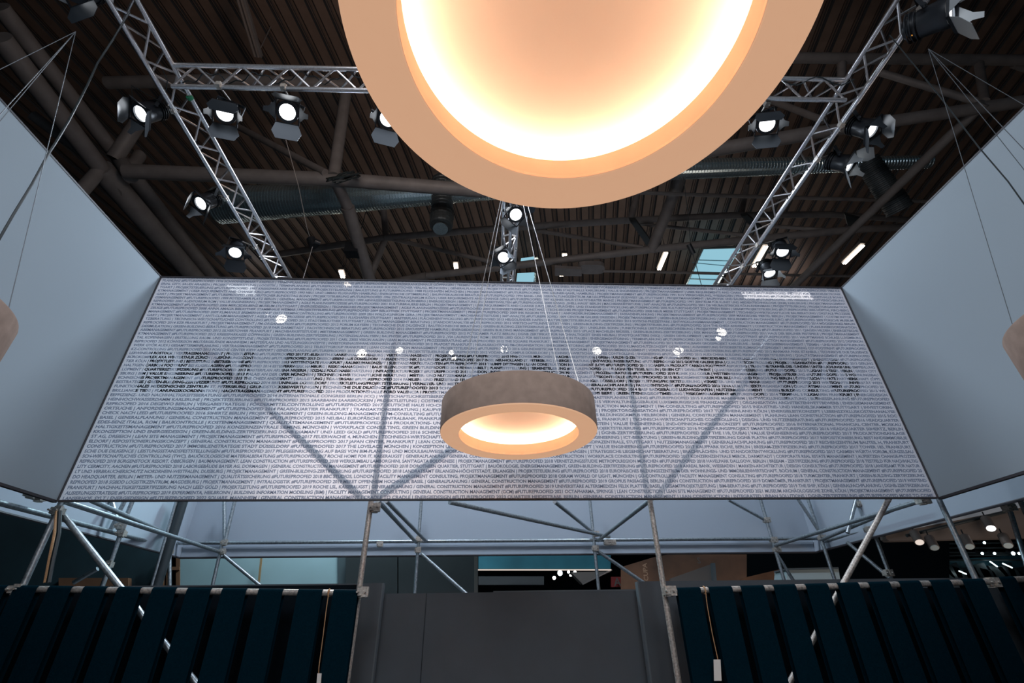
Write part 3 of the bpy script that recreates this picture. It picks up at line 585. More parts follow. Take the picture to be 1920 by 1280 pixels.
LANSERHOF, SYLT | ENERGIEDESIGN @ 2022 SQUARE, MANNHEIM | GENERAL CONSTRUCTION MANAGEMENT | CRADLE TO CRADLE | ENERGIEDESIGN @ 2023 QUARTIER HEIDESTRAßE, BERLIN | GENERAL CONSTRUCTION MANAGEMENT | LEAN CONSTRUCTION | INTEGRATED URBAN SOLUTIONS | DGNB-ZERTIFIZIERUNG @ MORE TO COME""".split('\n')


def text_tris(body, bold, res=1):
    """flat text as 2-D triangles, with its bounds"""
    c = bpy.data.curves.new('t', 'FONT'); c.body = body; c.size = 1; c.offset = bold; c.resolution_u = res
    o = bpy.data.objects.new('t', c); COL.objects.link(o)
    dg = bpy.context.evaluated_depsgraph_get(); me = bpy.data.meshes.new_from_object(o.evaluated_get(dg))
    me.calc_loop_triangles()
    V = [(v.co.x, v.co.y) for v in me.vertices]; T = [tuple(t.vertices) for t in me.loop_triangles]
    bpy.data.objects.remove(o); bpy.data.curves.remove(c); bpy.data.meshes.remove(me)
    return V, T


def clip_poly(P, A, B, C):
    for (x0, y0), (x1, y1) in ((A, B), (B, C), (C, A)):
        if not P: return P
        out = []; m = len(P)
        for i in range(m):
            p = P[i]; q = P[(i+1) % m]
            dp = (x1-x0)*(p[1]-y0)-(y1-y0)*(p[0]-x0); dq = (x1-x0)*(q[1]-y0)-(y1-y0)*(q[0]-x0)
            if dp >= 0: out.append(p)
            if (dp >= 0) != (dq >= 0):
                t = dp/(dp-dq); out.append((p[0]+(q[0]-p[0])*t, p[1]+(q[1]-p[1])*t))
        P = out
    return P


rp = (ZT-ZB)/52.25                                   # row pitch
z52 = ZB+EYE+.36*rp

# big letters, as the mask in which the small letters are printed dark
BIG = []
for word, (xa, ya), (xb, yb), zr in (('REAL', (253, 735), (489, 727), 0), ('EVOLUTION', (519, 735), (1068, 700), 0),
                                     ('SINCE', (1107, 718), (1378, 732), 0), ('1970', (1392, 672), (1610, 715), 1)):
    V, T = text_tris(word, .036 if zr else .052, 3)
    x0 = PY(xa, ya, YB).x; x1 = PY(xb, yb, YB).x
    zt, zb = (z52+31.0*rp, z52+20.85*rp) if zr else (z52+31.42*rp, z52+21.6*rp)
    mx = [min(v[0] for v in V), max(v[0] for v in V)]; my = [min(v[1] for v in V), max(v[1] for v in V)]
    Q = [(x0+(v[0]-mx[0])/(mx[1]-mx[0])*(x1-x0), zb+(v[1]-my[0])/(my[1]-my[0])*(zt-zb)) for v in V]
    for a, b, c in T:
        A, B, C = Q[a], Q[b], Q[c]
        cr = (B[0]-A[0])*(C[1]-A[1])-(B[1]-A[1])*(C[0]-A[0])
        if abs(cr) < 1e-9: continue
        if cr < 0: B, C = C, B
        BIG.append((A, B, C, min(A[0], B[0], C[0]), max(A[0], B[0], C[0]), min(A[1], B[1], C[1]), max(A[1], B[1], C[1])))

small = MB(); dark = MB()
for k, row in enumerate(ROWS):
    V, T = text_tris(row.replace('@', '#FUTUREPROOFED'), .036, 3)
    w0, w1 = min(v[0] for v in V), max(v[0] for v in V)
    cap = rp*.63; s = cap/.727; zc = z52+(52-k)*rp; zb = zc-cap/2
    Q = [(XL+.03+(v[0]-w0)/(w1-w0)*(XR-XL-.06), zb+v[1]*s) for v in V]
    for i, q in enumerate(Q):
        if q[1] < ZB+EYE: Q[i] = (q[0], ZB+EYE+.001)
        if q[1] > ZT+EYE: Q[i] = (q[0], ZT+EYE-.001)
    small.add([(x, YB-.0016, z) for x, z in Q], T)
    if 20 <= k <= 31:
        V, T = text_tris(row.replace('@', '#FUTUREPROOFED'), .052, 3)
        w0, w1 = min(v[0] for v in V), max(v[0] for v in V)
        Q = [(XL+.03+(v[0]-w0)/(w1-w0)*(XR-XL-.06), zb+v[1]*s) for v in V]
        for a, b, c in T:
            P = (Q[a], Q[b], Q[c]); xs = [p[0] for p in P]; zs = [p[1] for p in P]
            xa, xb, za, zb2 = min(xs), max(xs), min(zs), max(zs)
            cr = (P[1][0]-P[0][0])*(P[2][1]-P[0][1])-(P[1][1]-P[0][1])*(P[2][0]-P[0][0])
            for A, B, C, bx0, bx1, bz0, bz1 in BIG:
                if bx1 < xa or bx0 > xb or bz1 < za or bz0 > zb2: continue
                r = clip_poly(list(P), A, B, C)
                if len(r) >= 3:
                    dark.add([(x, YB-.0030, z) for x, z in r], [tuple(range(len(r)))])
o = small.build('small_lettering', M['ink'], bn); o['kind'] = 'stuff'; o['label'] = 'rows of small grey capital lettering'
o = dark.build('dark_lettering', M['dark_ink'], bn); o['kind'] = 'stuff'; o['label'] = 'near-black letters forming REAL EVOLUTION SINCE 1970'

# ================================================================ ring lamps
LZ = 1.30


def ring_lamp(cx, cy, hang, label, wm='wire'):
    t = empty('ring_lamp', W(cx, cy, LZ), label, 'pendant lamp', 'round felt ring pendant lamps')
    c = W(cx, cy, LZ)
    Ro, Ri, H = .590, .452, .245
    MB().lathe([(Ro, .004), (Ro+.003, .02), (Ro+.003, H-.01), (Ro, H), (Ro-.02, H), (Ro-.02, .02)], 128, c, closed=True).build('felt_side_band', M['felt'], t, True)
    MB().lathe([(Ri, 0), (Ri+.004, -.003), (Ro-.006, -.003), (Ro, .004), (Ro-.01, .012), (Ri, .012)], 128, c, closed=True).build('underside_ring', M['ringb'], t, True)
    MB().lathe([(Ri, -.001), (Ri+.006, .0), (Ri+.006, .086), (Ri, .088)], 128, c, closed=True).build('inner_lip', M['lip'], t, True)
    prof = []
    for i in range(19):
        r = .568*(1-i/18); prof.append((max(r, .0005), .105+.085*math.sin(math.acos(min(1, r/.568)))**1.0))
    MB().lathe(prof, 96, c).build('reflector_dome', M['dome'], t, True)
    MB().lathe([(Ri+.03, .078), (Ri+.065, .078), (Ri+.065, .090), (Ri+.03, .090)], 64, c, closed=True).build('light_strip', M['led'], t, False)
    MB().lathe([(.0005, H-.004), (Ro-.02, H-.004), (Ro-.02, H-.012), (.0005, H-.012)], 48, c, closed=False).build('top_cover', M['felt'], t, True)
    if wm:
        for a in (35, 145, 215, 325):
            p = c+Vector((math.cos(R(a))*(Ro-.05), math.sin(R(a))*(Ro-.05), H-.01))
            w_ = MB().tube(p, hang, .0030 if wm == 'wire' else .0022, 6).build('suspension_wire', M[wm], t, True)
            MB().tube(p, p+Vector((0, 0, .03)), .012, 8).build('wire_anchor', M['alu'], w_, True)
    return t


hp = PY(960, 281, 3.5)
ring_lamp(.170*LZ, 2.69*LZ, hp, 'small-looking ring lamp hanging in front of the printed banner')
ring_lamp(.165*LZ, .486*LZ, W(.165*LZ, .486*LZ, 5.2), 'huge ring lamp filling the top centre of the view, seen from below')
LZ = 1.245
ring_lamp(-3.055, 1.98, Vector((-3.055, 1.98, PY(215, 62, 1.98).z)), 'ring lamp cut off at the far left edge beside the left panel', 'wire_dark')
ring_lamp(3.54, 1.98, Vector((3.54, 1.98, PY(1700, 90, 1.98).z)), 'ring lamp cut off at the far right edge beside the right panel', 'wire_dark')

# ================================================================ lighting trusses
TZ = 5.3


def truss(name, A, B, side, a, label, seg=.5, h=.2):
    """three-chord truss: two upper chords A-B and A+side*a - B+side*a, one lower chord between them"""
    t = empty(name, (A+B)/2, label, 'lighting truss')
    side = Vector(side); C1 = (A, B); C2 = (A+side*a, B+side*a); dn = side*(a/2)-Vector((0, 0, h)); C3 = (A+dn, B+dn)
    for c in (C1, C2, C3):
        MB().tube(c[0], c[1], .0265, 12).build('chord', M['alu'], t, True)
    L = (B-A).length; n = max(2, int(round(L/seg))); d = (B-A).normalized()
    for k in range(n):
        u0, u1, u2 = k/n, (k+.5)/n, (k+1)/n
        for P, Q in ((C1, C2), (C3, C1), (C3, C2)):
            MB().tube(P[0].lerp(P[1], u0), Q[0].lerp(Q[1], u1), .0125, 6).build('brace', M['alu'], t, True)
            MB().tube(Q[0].lerp(Q[1], u1), P[0].lerp(P[1], u2), .0125, 6).build('brace', M['alu'], t, True)
        if k % 5 == 0 and k:
            for c in (C1, C2, C3):
                p = c[0].lerp(c[1], u0)
                cs = MB().tube(p-d*.05, p+d*.05, .0285, 12).build('coupler_sleeve', M['alu'], t, True)
                for s_ in (-.03, .03):
                    MB().tube(p+d*s_+Vector((0, 0, -.045)), p+d*s_+Vector((0, 0, .045)), .005, 6).build('clamp_pin', M['coupler'], cs, True)
    for c in (C1, C2, C3):
        pass
    return t


YC = .571*TZ
xi_l, xi_r = -.6515*TZ, .7475*TZ
truss('lighting_truss', W(xi_l, YC+.03, TZ), W(xi_r, YC-.07, TZ), (0, 1, 0), .235, 'aluminium lighting truss crossing behind the huge ring lamp')
truss('lighting_truss', W(xi_l, .9, TZ), W(xi_l+.02, 11.4, TZ), (-1, 0, 0), .275, 'aluminium lighting truss running back on the left with three lit spotlights')
truss('lighting_truss', W(xi_r, .9, TZ), W(xi_r+.02, 11.4, TZ), (1, 0, 0), .285, 'aluminium lighting truss running back on the right by the skylight')
truss('lighting_truss', W(.16, YC+.25, TZ), W(.21, 11.4, TZ), (1, 0, 0), .21, 'aluminium lighting truss running back in the middle behind the hanging wires')

# a cable laid along the cross truss
cp = []
for i in range(60):
    x = 330+i*6.2
    p = PZ(x, 146+9*math.sin(i*.45)+4*math.sin(i*1.3), TZ-.02); cp.append(p)
tag(MB().path(cp, .007, 5).build('power_cable', M['cable'], origin=cp[0]), 'black power cable wound through the cross truss left part', 'cable')
cp = [PZ(1470+i*12, 152+8*math.sin(i*.9), TZ-.05) for i in range(12)]
tag(MB().path(cp, .007, 5).build('power_cable', M['cable'], origin=cp[0]), 'black power cable wound through the cross truss right part', 'cable')
tag(MB().path([PZ(250, 200, 5.0), PZ(246, 160, 5.1), PZ(308, 195, 5.1), PZ(314, 150, 5.2), PZ(300, 120, 5.25)], .006, 5).build('power_cable', M['cable'], origin=PZ(300, 150, 5.1)),
    'short black cable hanging at the left truss corner', 'cable')
tag(MB().tube(PZ(354, 180, 5.28), PZ(358, 186, 5.28), .034, 12).build('tape_band', M['green'], origin=PZ(355, 183, 5.28)), 'green tape wrapped round the left truss chord', 'tape')

# ================================================================ spotlights


def spotlight(loc, target, roll, label, energy, color=(.9, .95, 1.0), clamp=None, scale=.92, angle=70, doors=(62, 62, 62, 62), lens_m=None, door_m=None):
    loc = Vector(loc); d = (Vector(target)-loc).normalized()
    q = d.to_track_quat('Z', 'Y').to_matrix() @ Matrix.Rotation(R(roll), 3, 'Z')      # local +Z = beam
    t = empty('spotlight', loc, label, 'spotlight', 'black stage spotlights with barn doors')
    mt = q*scale

    def lat(name, prof, mtl, n=24, closed=False):
        return MB().lathe(prof, n, loc, mt, closed).build(name, mtl, hs or t, True)
    hs = None
    hs = lat('housing', [(.0005, -.30), (.07, -.30), (.085, -.285), (.09, -.24), (.098, -.235), (.098, -.20), (.112, -.19), (.118, -.06), (.124, -.05), (.124, .0), (.096, .002), (.094, -.02)], M['black'])
    lat('lens', [(.094, -.018), (.085, -.004), (.05, .004), (.0005, .007)], lens_m or M['lens'])
    lat('lens_ring', [(.090, .004), (.118, .004), (.122, .016), (.090, .016)], M['door'], closed=True)
    for k in range(3):
        lat('cooling_fin', [(.10, -.27+k*.03), (.122, -.27+k*.03), (.122, -.262+k*.03), (.10, -.262+k*.03)], M['black'], closed=True)
    fr = MB()
    for sx, sy, w, h in ((1, 0, .014, .27), (-1, 0, .014, .27), (0, 1, .27, .014), (0, -1, .27, .014)):
        fr.box(loc+mt @ Vector((sx*.128, sy*.128, .02)), (w*scale, h*scale, .02*scale), q)
    fr.build('gel_frame', M['black'], t)
    for k in range(4):
        a = R(90*k); op = R(doors[k])
        rz = Matrix.Rotation(a, 3, 'Z')
        wide = k % 2 == 0
        w0, w1, ln = (.125, .165, .19) if wide else (.10, .035, .16)
        pts = []
        for x, v in ((-w0, 0), (w0, 0), (w1, ln*.55), (w1*.72, ln), (-w1*.72, ln), (-w1, ln*.55)):
            p = rz @ Vector((x, .132+v*math.cos(op), .03+v*math.sin(op))); pts.append(loc+mt @ p)
        MB().slab(pts, .003).build('barn_door', door_m or M['door'], t)
    # yoke and clamp
    up = Vector((0, 0, 1)); s = d.cross(up).normalized()
    y = MB()
    for sg in (-1, 1):
        y.box(loc-d*.12*scale+s*sg*.15*scale+up*.09*scale, (.008, .035, .20*scale), Matrix((s, up.cross(s), up)).transposed())
    y.box(loc-d*.12*scale+up*.19*scale, (.31*scale, .035, .008), Matrix((s, up.cross(s), up)).transposed())
    yk = y.build('yoke', M['black'], t)
    kb = loc-d*.12*scale+s*.165*scale
    MB().tube(kb, kb+s*.03, .02, 10).build('tilt_knob', M['black'], yk, True)
    top = loc-d*.12*scale+up*.19*scale
    c = clamp if clamp is not None else top+up*.10
    MB().tube(top, c, .010, 8).build('stem', M['coupler'], t, True)
    cl = MB(); cl.box(c, (.05, .06, .06)); cl.tube(c+Vector((.02, 0, -.04)), c+Vector((.02, 0, .05)), .008, 6)
    cl.build('hook_clamp', M['coupler'], t)
    if energy:
        lamp('spotlight_beam', 'SPOT', loc+d*.02, loc+d*3, energy, color, .09*scale, angle, .7)
    return t


def floodlight(loc, target, roll, label, energy, scale=.9, clamp=None):
    """longer profile spotlight seen from its side, with amber indicators"""
    t = spotlight(loc, target, roll, label, energy, (.95, .97, 1), scale=scale, doors=(60, 80, 45, 60), lens_m=M['flood_lens'], door_m=M['door_lit'], clamp=clamp)
    loc = Vector(loc); d = (Vector(target)-loc).normalized()
    for k in (-1, 1):
        p = loc-d*.27*scale+Vector((k*.02, 0, -.10*scale)); MB().box(p, (.018, .012, .012)).build('indicator_light', M['yellowled'], t)
    return t


def chord_pt(loc, which):
    z = TZ-.2
    if which == 'c': return W(loc.x-.02, YC+.1175, z)
    x = {'l': xi_l-.1375, 'r': xi_r+.1425, 'm': .16+.105}[which]
    return W(x, loc.y+.06, z)


SZ = 4.93
E1 = 55
spotlight(PZ(265, 213, SZ), W(-4.9, 1.9, 1.5), 30, 'spotlight at the left truss corner facing the left side panel', E1, doors=(100, 55, 60, 45), clamp=chord_pt(PZ(265, 213, SZ), 'l'))
spotlight(PZ(422, 212, SZ), W(-1.3, .3, -1), 12, 'spotlight under the cross truss with its lens half covered by a flap', E1, doors=(118, 70, 45, 60), clamp=chord_pt(PZ(422, 212, SZ), 'c'))
spotlight(PZ(539, 210, SZ), W(-.5, .2, -.3), 14, 'spotlight under the cross truss with its whole round lens showing', E1, doors=(70, 45, 30, 50), clamp=chord_pt(PZ(539, 210, SZ), 'c'))
spotlight(PZ(727, 222, SZ), W(.2, .5, -.6), 8, 'spotlight partly hidden by the left rim of the huge ring lamp', E1, doors=(70, 60, 35, 50), clamp=chord_pt(PZ(727, 222, SZ), 'c'))
spotlight(PZ(1438, 232, SZ), W(1.2, .4, -.8), -20, 'spotlight just right of the huge ring lamp under the cross truss', E1, doors=(112, 50, 50, 60), clamp=chord_pt(PZ(1438, 232, SZ), 'c'))
spotlight(PZ(1634, 243, SZ), W(5.9, 1.8, 1.5), -18, 'spotlight at the right truss corner with one dark square flap', E1, doors=(100, 112, 50, 60), clamp=chord_pt(PZ(1634, 243, SZ), 'r'))
floodlight(PZ(1592, 308, SZ), W(6.2, 2.6, 2.6), 10, 'spotlight seen from the side with bright flap below the right truss corner', 40, clamp=chord_pt(PZ(1592, 308, SZ), 'r'))
spotlight(PZ(377, 381, SZ), W(-4.9, 2.8, 1.2), 25, 'spotlight halfway along the left truss above the left side panel', E1, doors=(108, 60, 55, 50), clamp=chord_pt(PZ(377, 381, SZ), 'l'))
spotlight(PZ(441, 473, SZ), W(-2.6, 3.6, .4), 16, 'spotlight farthest along the left truss just above the banner corner', E1, doors=(75, 40, 20, 40), clamp=chord_pt(PZ(441, 473, SZ), 'l'))
spotlight(PZ(967, 402, 5.0), W(.9, 2.0, 0), -30, 'upper spotlight on the middle truss touching the huge ring lamp rim', E1, doors=(40, 60, 60, 50), clamp=chord_pt(PZ(967, 402, 5.0), 'm'))
spotlight(PZ(944, 482, 5.0), W(-.3, 2.6, 0), 24, 'lower spotlight on the middle truss just above the banner', E1, doors=(60, 35, 60, 100), clamp=chord_pt(PZ(944, 482, 5.0), 'm'))
spotlight(PZ(1467, 471, SZ), W(3.0, 3.0, 0), -22, 'spotlight on the right truss over the banner with a dark top flap', E1, doors=(95, 55, 40, 55), clamp=chord_pt(PZ(1467, 471, SZ), 'r'))
floodlight(PZ(1443, 512, SZ), W(4.2, 5.0, .6), 0, 'lowest spotlight on the right truss blazing just above the banner', 50, clamp=chord_pt(PZ(1443, 512, SZ), 'r'))
floodlight(PZ(1780, 22, SZ), W(6.2, -.5, 3.4), 10, 'spotlight cut by the top edge right of the right truss', 0, 1.15, clamp=chord_pt(PZ(1780, 22, SZ), 'r'))
spotlight(PZ(140, -22, SZ), W(-3.6, .5, 1.6), 20, 'spotlight cut by the top edge at far left with one lit flap', 0, doors=(60, 60, 45, 60), clamp=chord_pt(PZ(140, -22, SZ), 'l'))

# ================================================================ scaffolding
TR = .0242


def at(px, py, y): return PY(px, py, y)


def scaffold(name, loc, label, items, couplers):
    t = empty(name, loc, label, 'scaffolding')
    for nm, a, b, m in items:
        MB().tube(a, b, TR, 14).build(nm, M[m], t, True)
    for p in couplers:
        c = MB(); c.box(p, (.075, .085, .055)); c.box(p+Vector((.03, -.035, 0)), (.05, .03, .075))
        for s_ in (-.03, .03): c.tube(p+Vector((s_, -.07, .0)), p+Vector((s_, -.03, .0)), .009, 6)
        c.tube(p+Vector((0, 0, -.04)), p+Vector((0, 0, .04)), .034, 12)
        c.build('coupler', M['coupler'], t)
    return t


YF = 4.62; YO = 7.70
gr = -EYE+.0
x1 = at(693, 960, YF).x; x2 = at(1222, 960, YF).x; x0 = at(102, 970, YF).x; x3 = at(1765, 945, YF).x
zt = 3.3
items = [('standard', W(x, YF, -EYE), W(x, YF, zt), m) for x, m in ((x0, 'galv'), (x1, 'galv_old'), (x2, 'galv_old'), (x3, 'galv'))]
items += [('ledger', W(x0, YF+.05, 1.15), W(x3, YF+.05, 1.15), 'galv'), ('ledger', W(x0, YF+.05, 3.2), W(x3, YF+.05, 3.2), 'galv')]
items += [('diagonal_brace', at(108, 952, YF+.06), at(375, 1290, YF+.06), 'galv'),
          ('diagonal_brace', at(1672, 925, YF+.06), at(1470, 1300, YF+.06), 'galv_old'),
          ('diagonal_brace', W(x1, YF+.06, 1.15), W(x1-1.9, YF+.06, 2.75), 'galv'),
          ('diagonal_brace', W(x1, YF+.10, 1.28), W(x1+1.9, YF+.10, 2.6), 'galv'),
          ('diagonal_brace', W(x2, YF+.06, 1.15), W(x2+1.9, YF+.06, 3.1), 'galv')]
scaffold('scaffold_frame', W(0, YF, -EYE), 'galvanised scaffold tubes standing just behind the printed banner and canvas screens', items,
         [at(703, 952, YF), at(680, 1110, YF-.06), at(1253, 1108, YF-.06), at(108, 958, YF), at(32, 1105, YF-.05), at(1856, 1092, YF-.05), at(1728, 938, YF+.05)])

O = []
for a, b in (((420, 940), (421, 1012)), ((440, 940), (422, 1014)), ((418, 1012), (398, 1100)),
             ((790, 938), (777, 1125)), ((1106, 938), (1124, 1120)), ((1424, 930), (1474, 1100))):
    O.append(('standard', at(*a, YO), at(*b, YO), 'galv'))
O += [('ledger', at(330, 1018, YO), at(1540, 1009, YO), 'galv')]
for a, b, ya, yb in (((420, 1041), (496, 1104), YO, YO), ((708, 938), (780, 1016), YO-2.6, YO), ((724, 938), (799, 1014), YO-2.4, YO-.05),
                     ((790, 1038), (880, 1118), YO, YO), ((843, 941), (1142, 1006), YO-2.6, YO-.05), ((1040, 940), (1112, 998), YO-2.0, YO),
                     ((1222, 935), (1122, 1013), YO-2.6, YO-.05), ((1118, 1031), (1210, 1094), YO, YO), ((1366, 937), (1437, 976), YO-.1, YO),
                     ((1455, 1036), (1490, 1092), YO, YO), ((1452, 1023), (1740, 934), YO, YF+.2)):
    O.append(('diagonal_brace', at(*a, ya), at(*b, yb), 'galv'))
scaffold('scaffold_frame', W(.3, YO, -EYE), 'galvanised scaffold tubes in front of the blue-grey outer panel', O,
         [at(421, 1017, YO-.02), at(417, 1034, YO-.02), at(785, 1010, YO-.02), at(783, 1031, YO-.02), at(1116, 1001, YO-.02), at(1115, 1028, YO-.02),
          at(712, 1020, YO), at(1137, 1017, YO), at(1147, 1017, YO), at(1436, 975, YO), at(1449, 1012, YO), at(1455, 1030, YO)])

Lf = []
XLo = OX0+.12
for a, b, ya, yb in (((-10, 940), (305, 1022), 4.2, 7.6), ((122, 940), (414, 1035), YF, YO), ((172, 938), (312, 1000), 5.0, 7.4),
                     ((207, 930), (226, 1000), 6.1, 6.1), ((238, 930), (206, 996), 6.2, 6.2), ((252, 930), (228, 990), 6.1, 6.1), ((228, 995), (188, 1110), 6.1, 6.1),
                     ((183, 1066), (138, 1092), 6.2, 6.2), ((318, 1030), (318, 1100), 7.5, 7.5)):
    Lf.append(('scaffold_tube', at(*a, ya), at(*b, yb), 'galv'))
scaffold('scaffold_frame', W(-4.3, 6, -EYE), 'scaffold tubes on the left between inner and outer fabric panels', Lf,
         [at(226, 986, 6.1), at(228, 1000, 6.1), at(203, 1058, 6.1), at(320, 1016, 7.5), at(318, 1034, 7.5), at(60, 925, 4.5), at(75, 932, 4.6)])
bm = empty('support_mast', at(320, 1000, 7.2), 'dark twin-tube mast leaning up behind the left end of the outer panel', 'mast')
MB().tube(at(348, 925, 7.2), at(290, 1110, 7.2), .062, 14).build('mast_tube', M['duct_dark'], bm, True)
MB().tube(at(335, 925, 7.15), at(281, 1110, 7.15), .022, 10).build('side_tube', M['galv'], bm, True)
Rt = []
for a, b, ya, yb in (((1546, 1015), (1935, 911), 7.6, 4.4), ((1560, 1008), (1930, 925), 7.6, 4.6), ((1493, 930), (1540, 1002), 7.4, 7.4), ((1513, 930), (1568, 1095), 7.5, 7.5),
                     ((1607, 930), (1589, 999), 6.6, 6.6), ((1613, 930), (1675, 1095), 6.7, 6.7), ((1588, 1016), (1668, 1083), 7.0, 6.7), ((1884, 925), (1930, 1075), 5.2, 5.2),
                     ((1890, 890), (1935, 985), 4.9, 4.9), ((1540, 1012), (1690, 948), 7.5, 5.6)):
    Rt.append(('scaffold_tube', at(*a, ya), at(*b, yb), 'galv'))
scaffold('scaffold_frame', W(4.7, 6, -EYE), 'scaffold tubes on the right between inner and outer fabric panels', Rt,
         [at(1540, 1008, 7.5), at(1610, 945, 6.6), at(1628, 993, 6.6), at(1663, 1074, 6.6), at(1843, 930, 5.0), at(1858, 928, 5.0), at(1876, 905, 4.9), at(1884, 912, 4.9), at(1890, 952, 5.2)])
MB_ = MB().path([at(106, 958, 4.55), at(102, 1000, 4.52), at(92, 1050, 4.5), at(84, 1092, 4.5)], .010, 6)
tag(MB_.build('power_cable', M['rope'], origin=at(100, 1010, 4.5)), 'orange-brown cable hanging down the left corner post', 'cable')
tag(MB().path([at(112, 958, 4.52), at(110, 1000, 4.5), at(99, 1050, 4.5), at(91, 1092, 4.5)], .016, 6).build('power_cable', M['cable'], origin=at(106, 1010, 4.5)), 'thick black cable beside the orange one at the left corner post', 'cable')

# ================================================================ canvas screens
YT = YF-.075


def screen(pA, pB, gaps, ends, label, cords):
    """pipe with canvas strips wound round it; gaps are pixel intervals where the pipe shows"""
    A = at(*pA, YT); B = at(*pB, YT)
    t = empty('canvas_screen', (A+B)/2, label, 'screen')
    MB().tube(A, B, .0242, 16).build('carrying_tube', M['galv_old'], t, True)
    y_of = lambda x: pA[1]+(pB[1]-pA[1])*(x-pA[0])/(pB[0]-pA[0])
    d = (B-A).normalized()
    edges = [ends[0]]
    for g in gaps: edges += list(g)
    edges.append(ends[1])
    for i in range(0, len(edges), 2):
        a = at(edges[i], y_of(edges[i]), YT); b = at(edges[i+1], y_of(edges[i+1]), YT)
        if (b-a).length < .02: continue
        mb = MB(); n = 12; vs = []
        prof = [(-.0275, -1.95), (-.0275, -1.2), (-.0275, -.5), (-.0275, 0)] + [(-.0275*math.cos(R(k*22.5)), .0275*math.sin(R(k*22.5))) for k in range(1, 9)] + [(.0275, -.4), (.0275, -1.95)]
        for p in (a, b):
            for y, z in prof: vs.append(p+Vector((0, y, z)))
        m = len(prof)
        mb.add(vs, [(k, k+1, m+k+1, m+k) for k in range(m-1)])
        mb.build('canvas_strip', M['curtain'], t, True)
    kx = (YF+.20)/YT*1.004
    e0 = at(ends[0], 1100, YT).x*kx; e1 = at(ends[1], 1100, YT).x*kx
    MB().box(Vector(((e0+e1)/2, YF+.20, A.z-.955)), ((e1-e0), .01, 1.95)).build('gap_backing_sheet', M['black_far'], t)  # black sheet added behind the strips to make the gaps dark
    for (x, yb) in cords:
        p = at(x, y_of(x)-2, YT-.035)
        MB().lathe([(.030, -.006), (.034, 0), (.030, .006)], 12, at(x, y_of(x), YT), Matrix.Rotation(R(90), 3, 'Y')).build('cord_loop', M['rope'], t, True)
    return t


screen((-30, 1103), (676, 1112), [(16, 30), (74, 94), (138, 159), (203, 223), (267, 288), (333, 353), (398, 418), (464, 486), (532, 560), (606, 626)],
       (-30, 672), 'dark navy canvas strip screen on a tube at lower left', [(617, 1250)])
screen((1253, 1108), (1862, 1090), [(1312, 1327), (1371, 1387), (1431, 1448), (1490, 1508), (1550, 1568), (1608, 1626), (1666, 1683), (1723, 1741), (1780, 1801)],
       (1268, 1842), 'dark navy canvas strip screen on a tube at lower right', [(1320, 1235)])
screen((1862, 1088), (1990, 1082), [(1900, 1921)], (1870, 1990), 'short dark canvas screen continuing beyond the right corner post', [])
c1 = [at(617, 1108, YT-.04), at(612, 1140, YT-.05), at(606, 1190, YT-.06), at(598, 1250, YT-.07), at(595, 1330, YT-.07)]
cd = empty('cord_with_tag', c1[0], 'thin jute cord with a card tag hanging on the left canvas screen', 'cord')
MB().path(c1, .0035, 6).build('cord', M['rope'], cd)
MB().box(c1[0]+Vector((0, -.002, .0)), (.012, .012, .012)).build('knot', M['rope'], cd)
MB().slab([at(595, 1262, YT-.08), at(603, 1262, YT-.08), at(600, 1300, YT-.08), at(592, 1300, YT-.08)], .002).build('card_tag', M['tag'], cd)
c2 = [at(1323, 1108, YT-.04), at(1326, 1135, YT-.05), at(1335, 1185, YT-.06), at(1346, 1236, YT-.07)]
cd = empty('cord_with_tag', c2[0], 'thin jute cord with a white card tag hanging on the right canvas screen', 'cord')
MB().path(c2, .0035, 6).build('cord', M['rope'], cd)
MB().box(c2[0], (.012, .012, .012)).build('knot', M['rope'], cd)
MB().slab([at(1338, 1236, YT-.08), at(1351, 1236, YT-.08), at(1353, 1276, YT-.08), at(1339, 1276, YT-.08)], .002).build('card_tag', M['tag'], cd)

# ================================================================ dark partition walls
def wallbox(name, xa, xb, ya, yb, zt, m='wall', edge=True):
    t = empty(name, W((xa+xb)/2, ya, -EYE)); tag(t, kind='structure')
    MB().box(W((xa+xb)/2, (ya+yb)/2, (zt-EYE)/2), (abs(xb-xa), abs(yb-ya), zt+EYE)).build('board', M[m], t)
    return t


wl = wallbox('wall_front_left', -7.5, at(717, 1095, 5.0).x, 5.0, 5.08, .435)
MB().box(W(at(717, 1095, 5.0).x+.004, 5.04, (.435-EYE)/2), (.012, .09, .435+EYE)).build('edge_trim', M['wall_edge'], wl)
wr = wallbox('wall_front_right', at(1197, 1092, 5.0).x, 8.5, 5.0, 5.08, .425)
MB().box(W(at(1197, 1092, 5.0).x-.004, 5.04, (.425-EYE)/2), (.014, .09, .425+EYE)).build('edge_trim', M['wall_edge'], wr)
wm = wallbox('wall_front_middle', at(715, 1100, 5.12).x-.1, at(1197, 1092, 5.12).x+.1, 5.12, 5.18, .357)
x = at(797, 1150, 5.11).x
MB().box(W(x, 5.118, (.355-EYE)/2), (.006, .004, .355+EYE)).build('board_joint', M['black'], wm)
tag(MB().box(W(.78, 5.45, .28), (1.45, .06, .22)).build('counter_rail', M['wall_edge'], origin=W(.78, 5.45, .28)), 'lighter grey rail just behind the middle dark wall', 'rail')

# ================================================================ neighbouring stands behind


def quad(y, x0, y0_, x1_, y1_):
    return [at(x0, y1_, y), at(x1_, y1_, y), at(x1_, y0_, y), at(x0, y0_, y)]


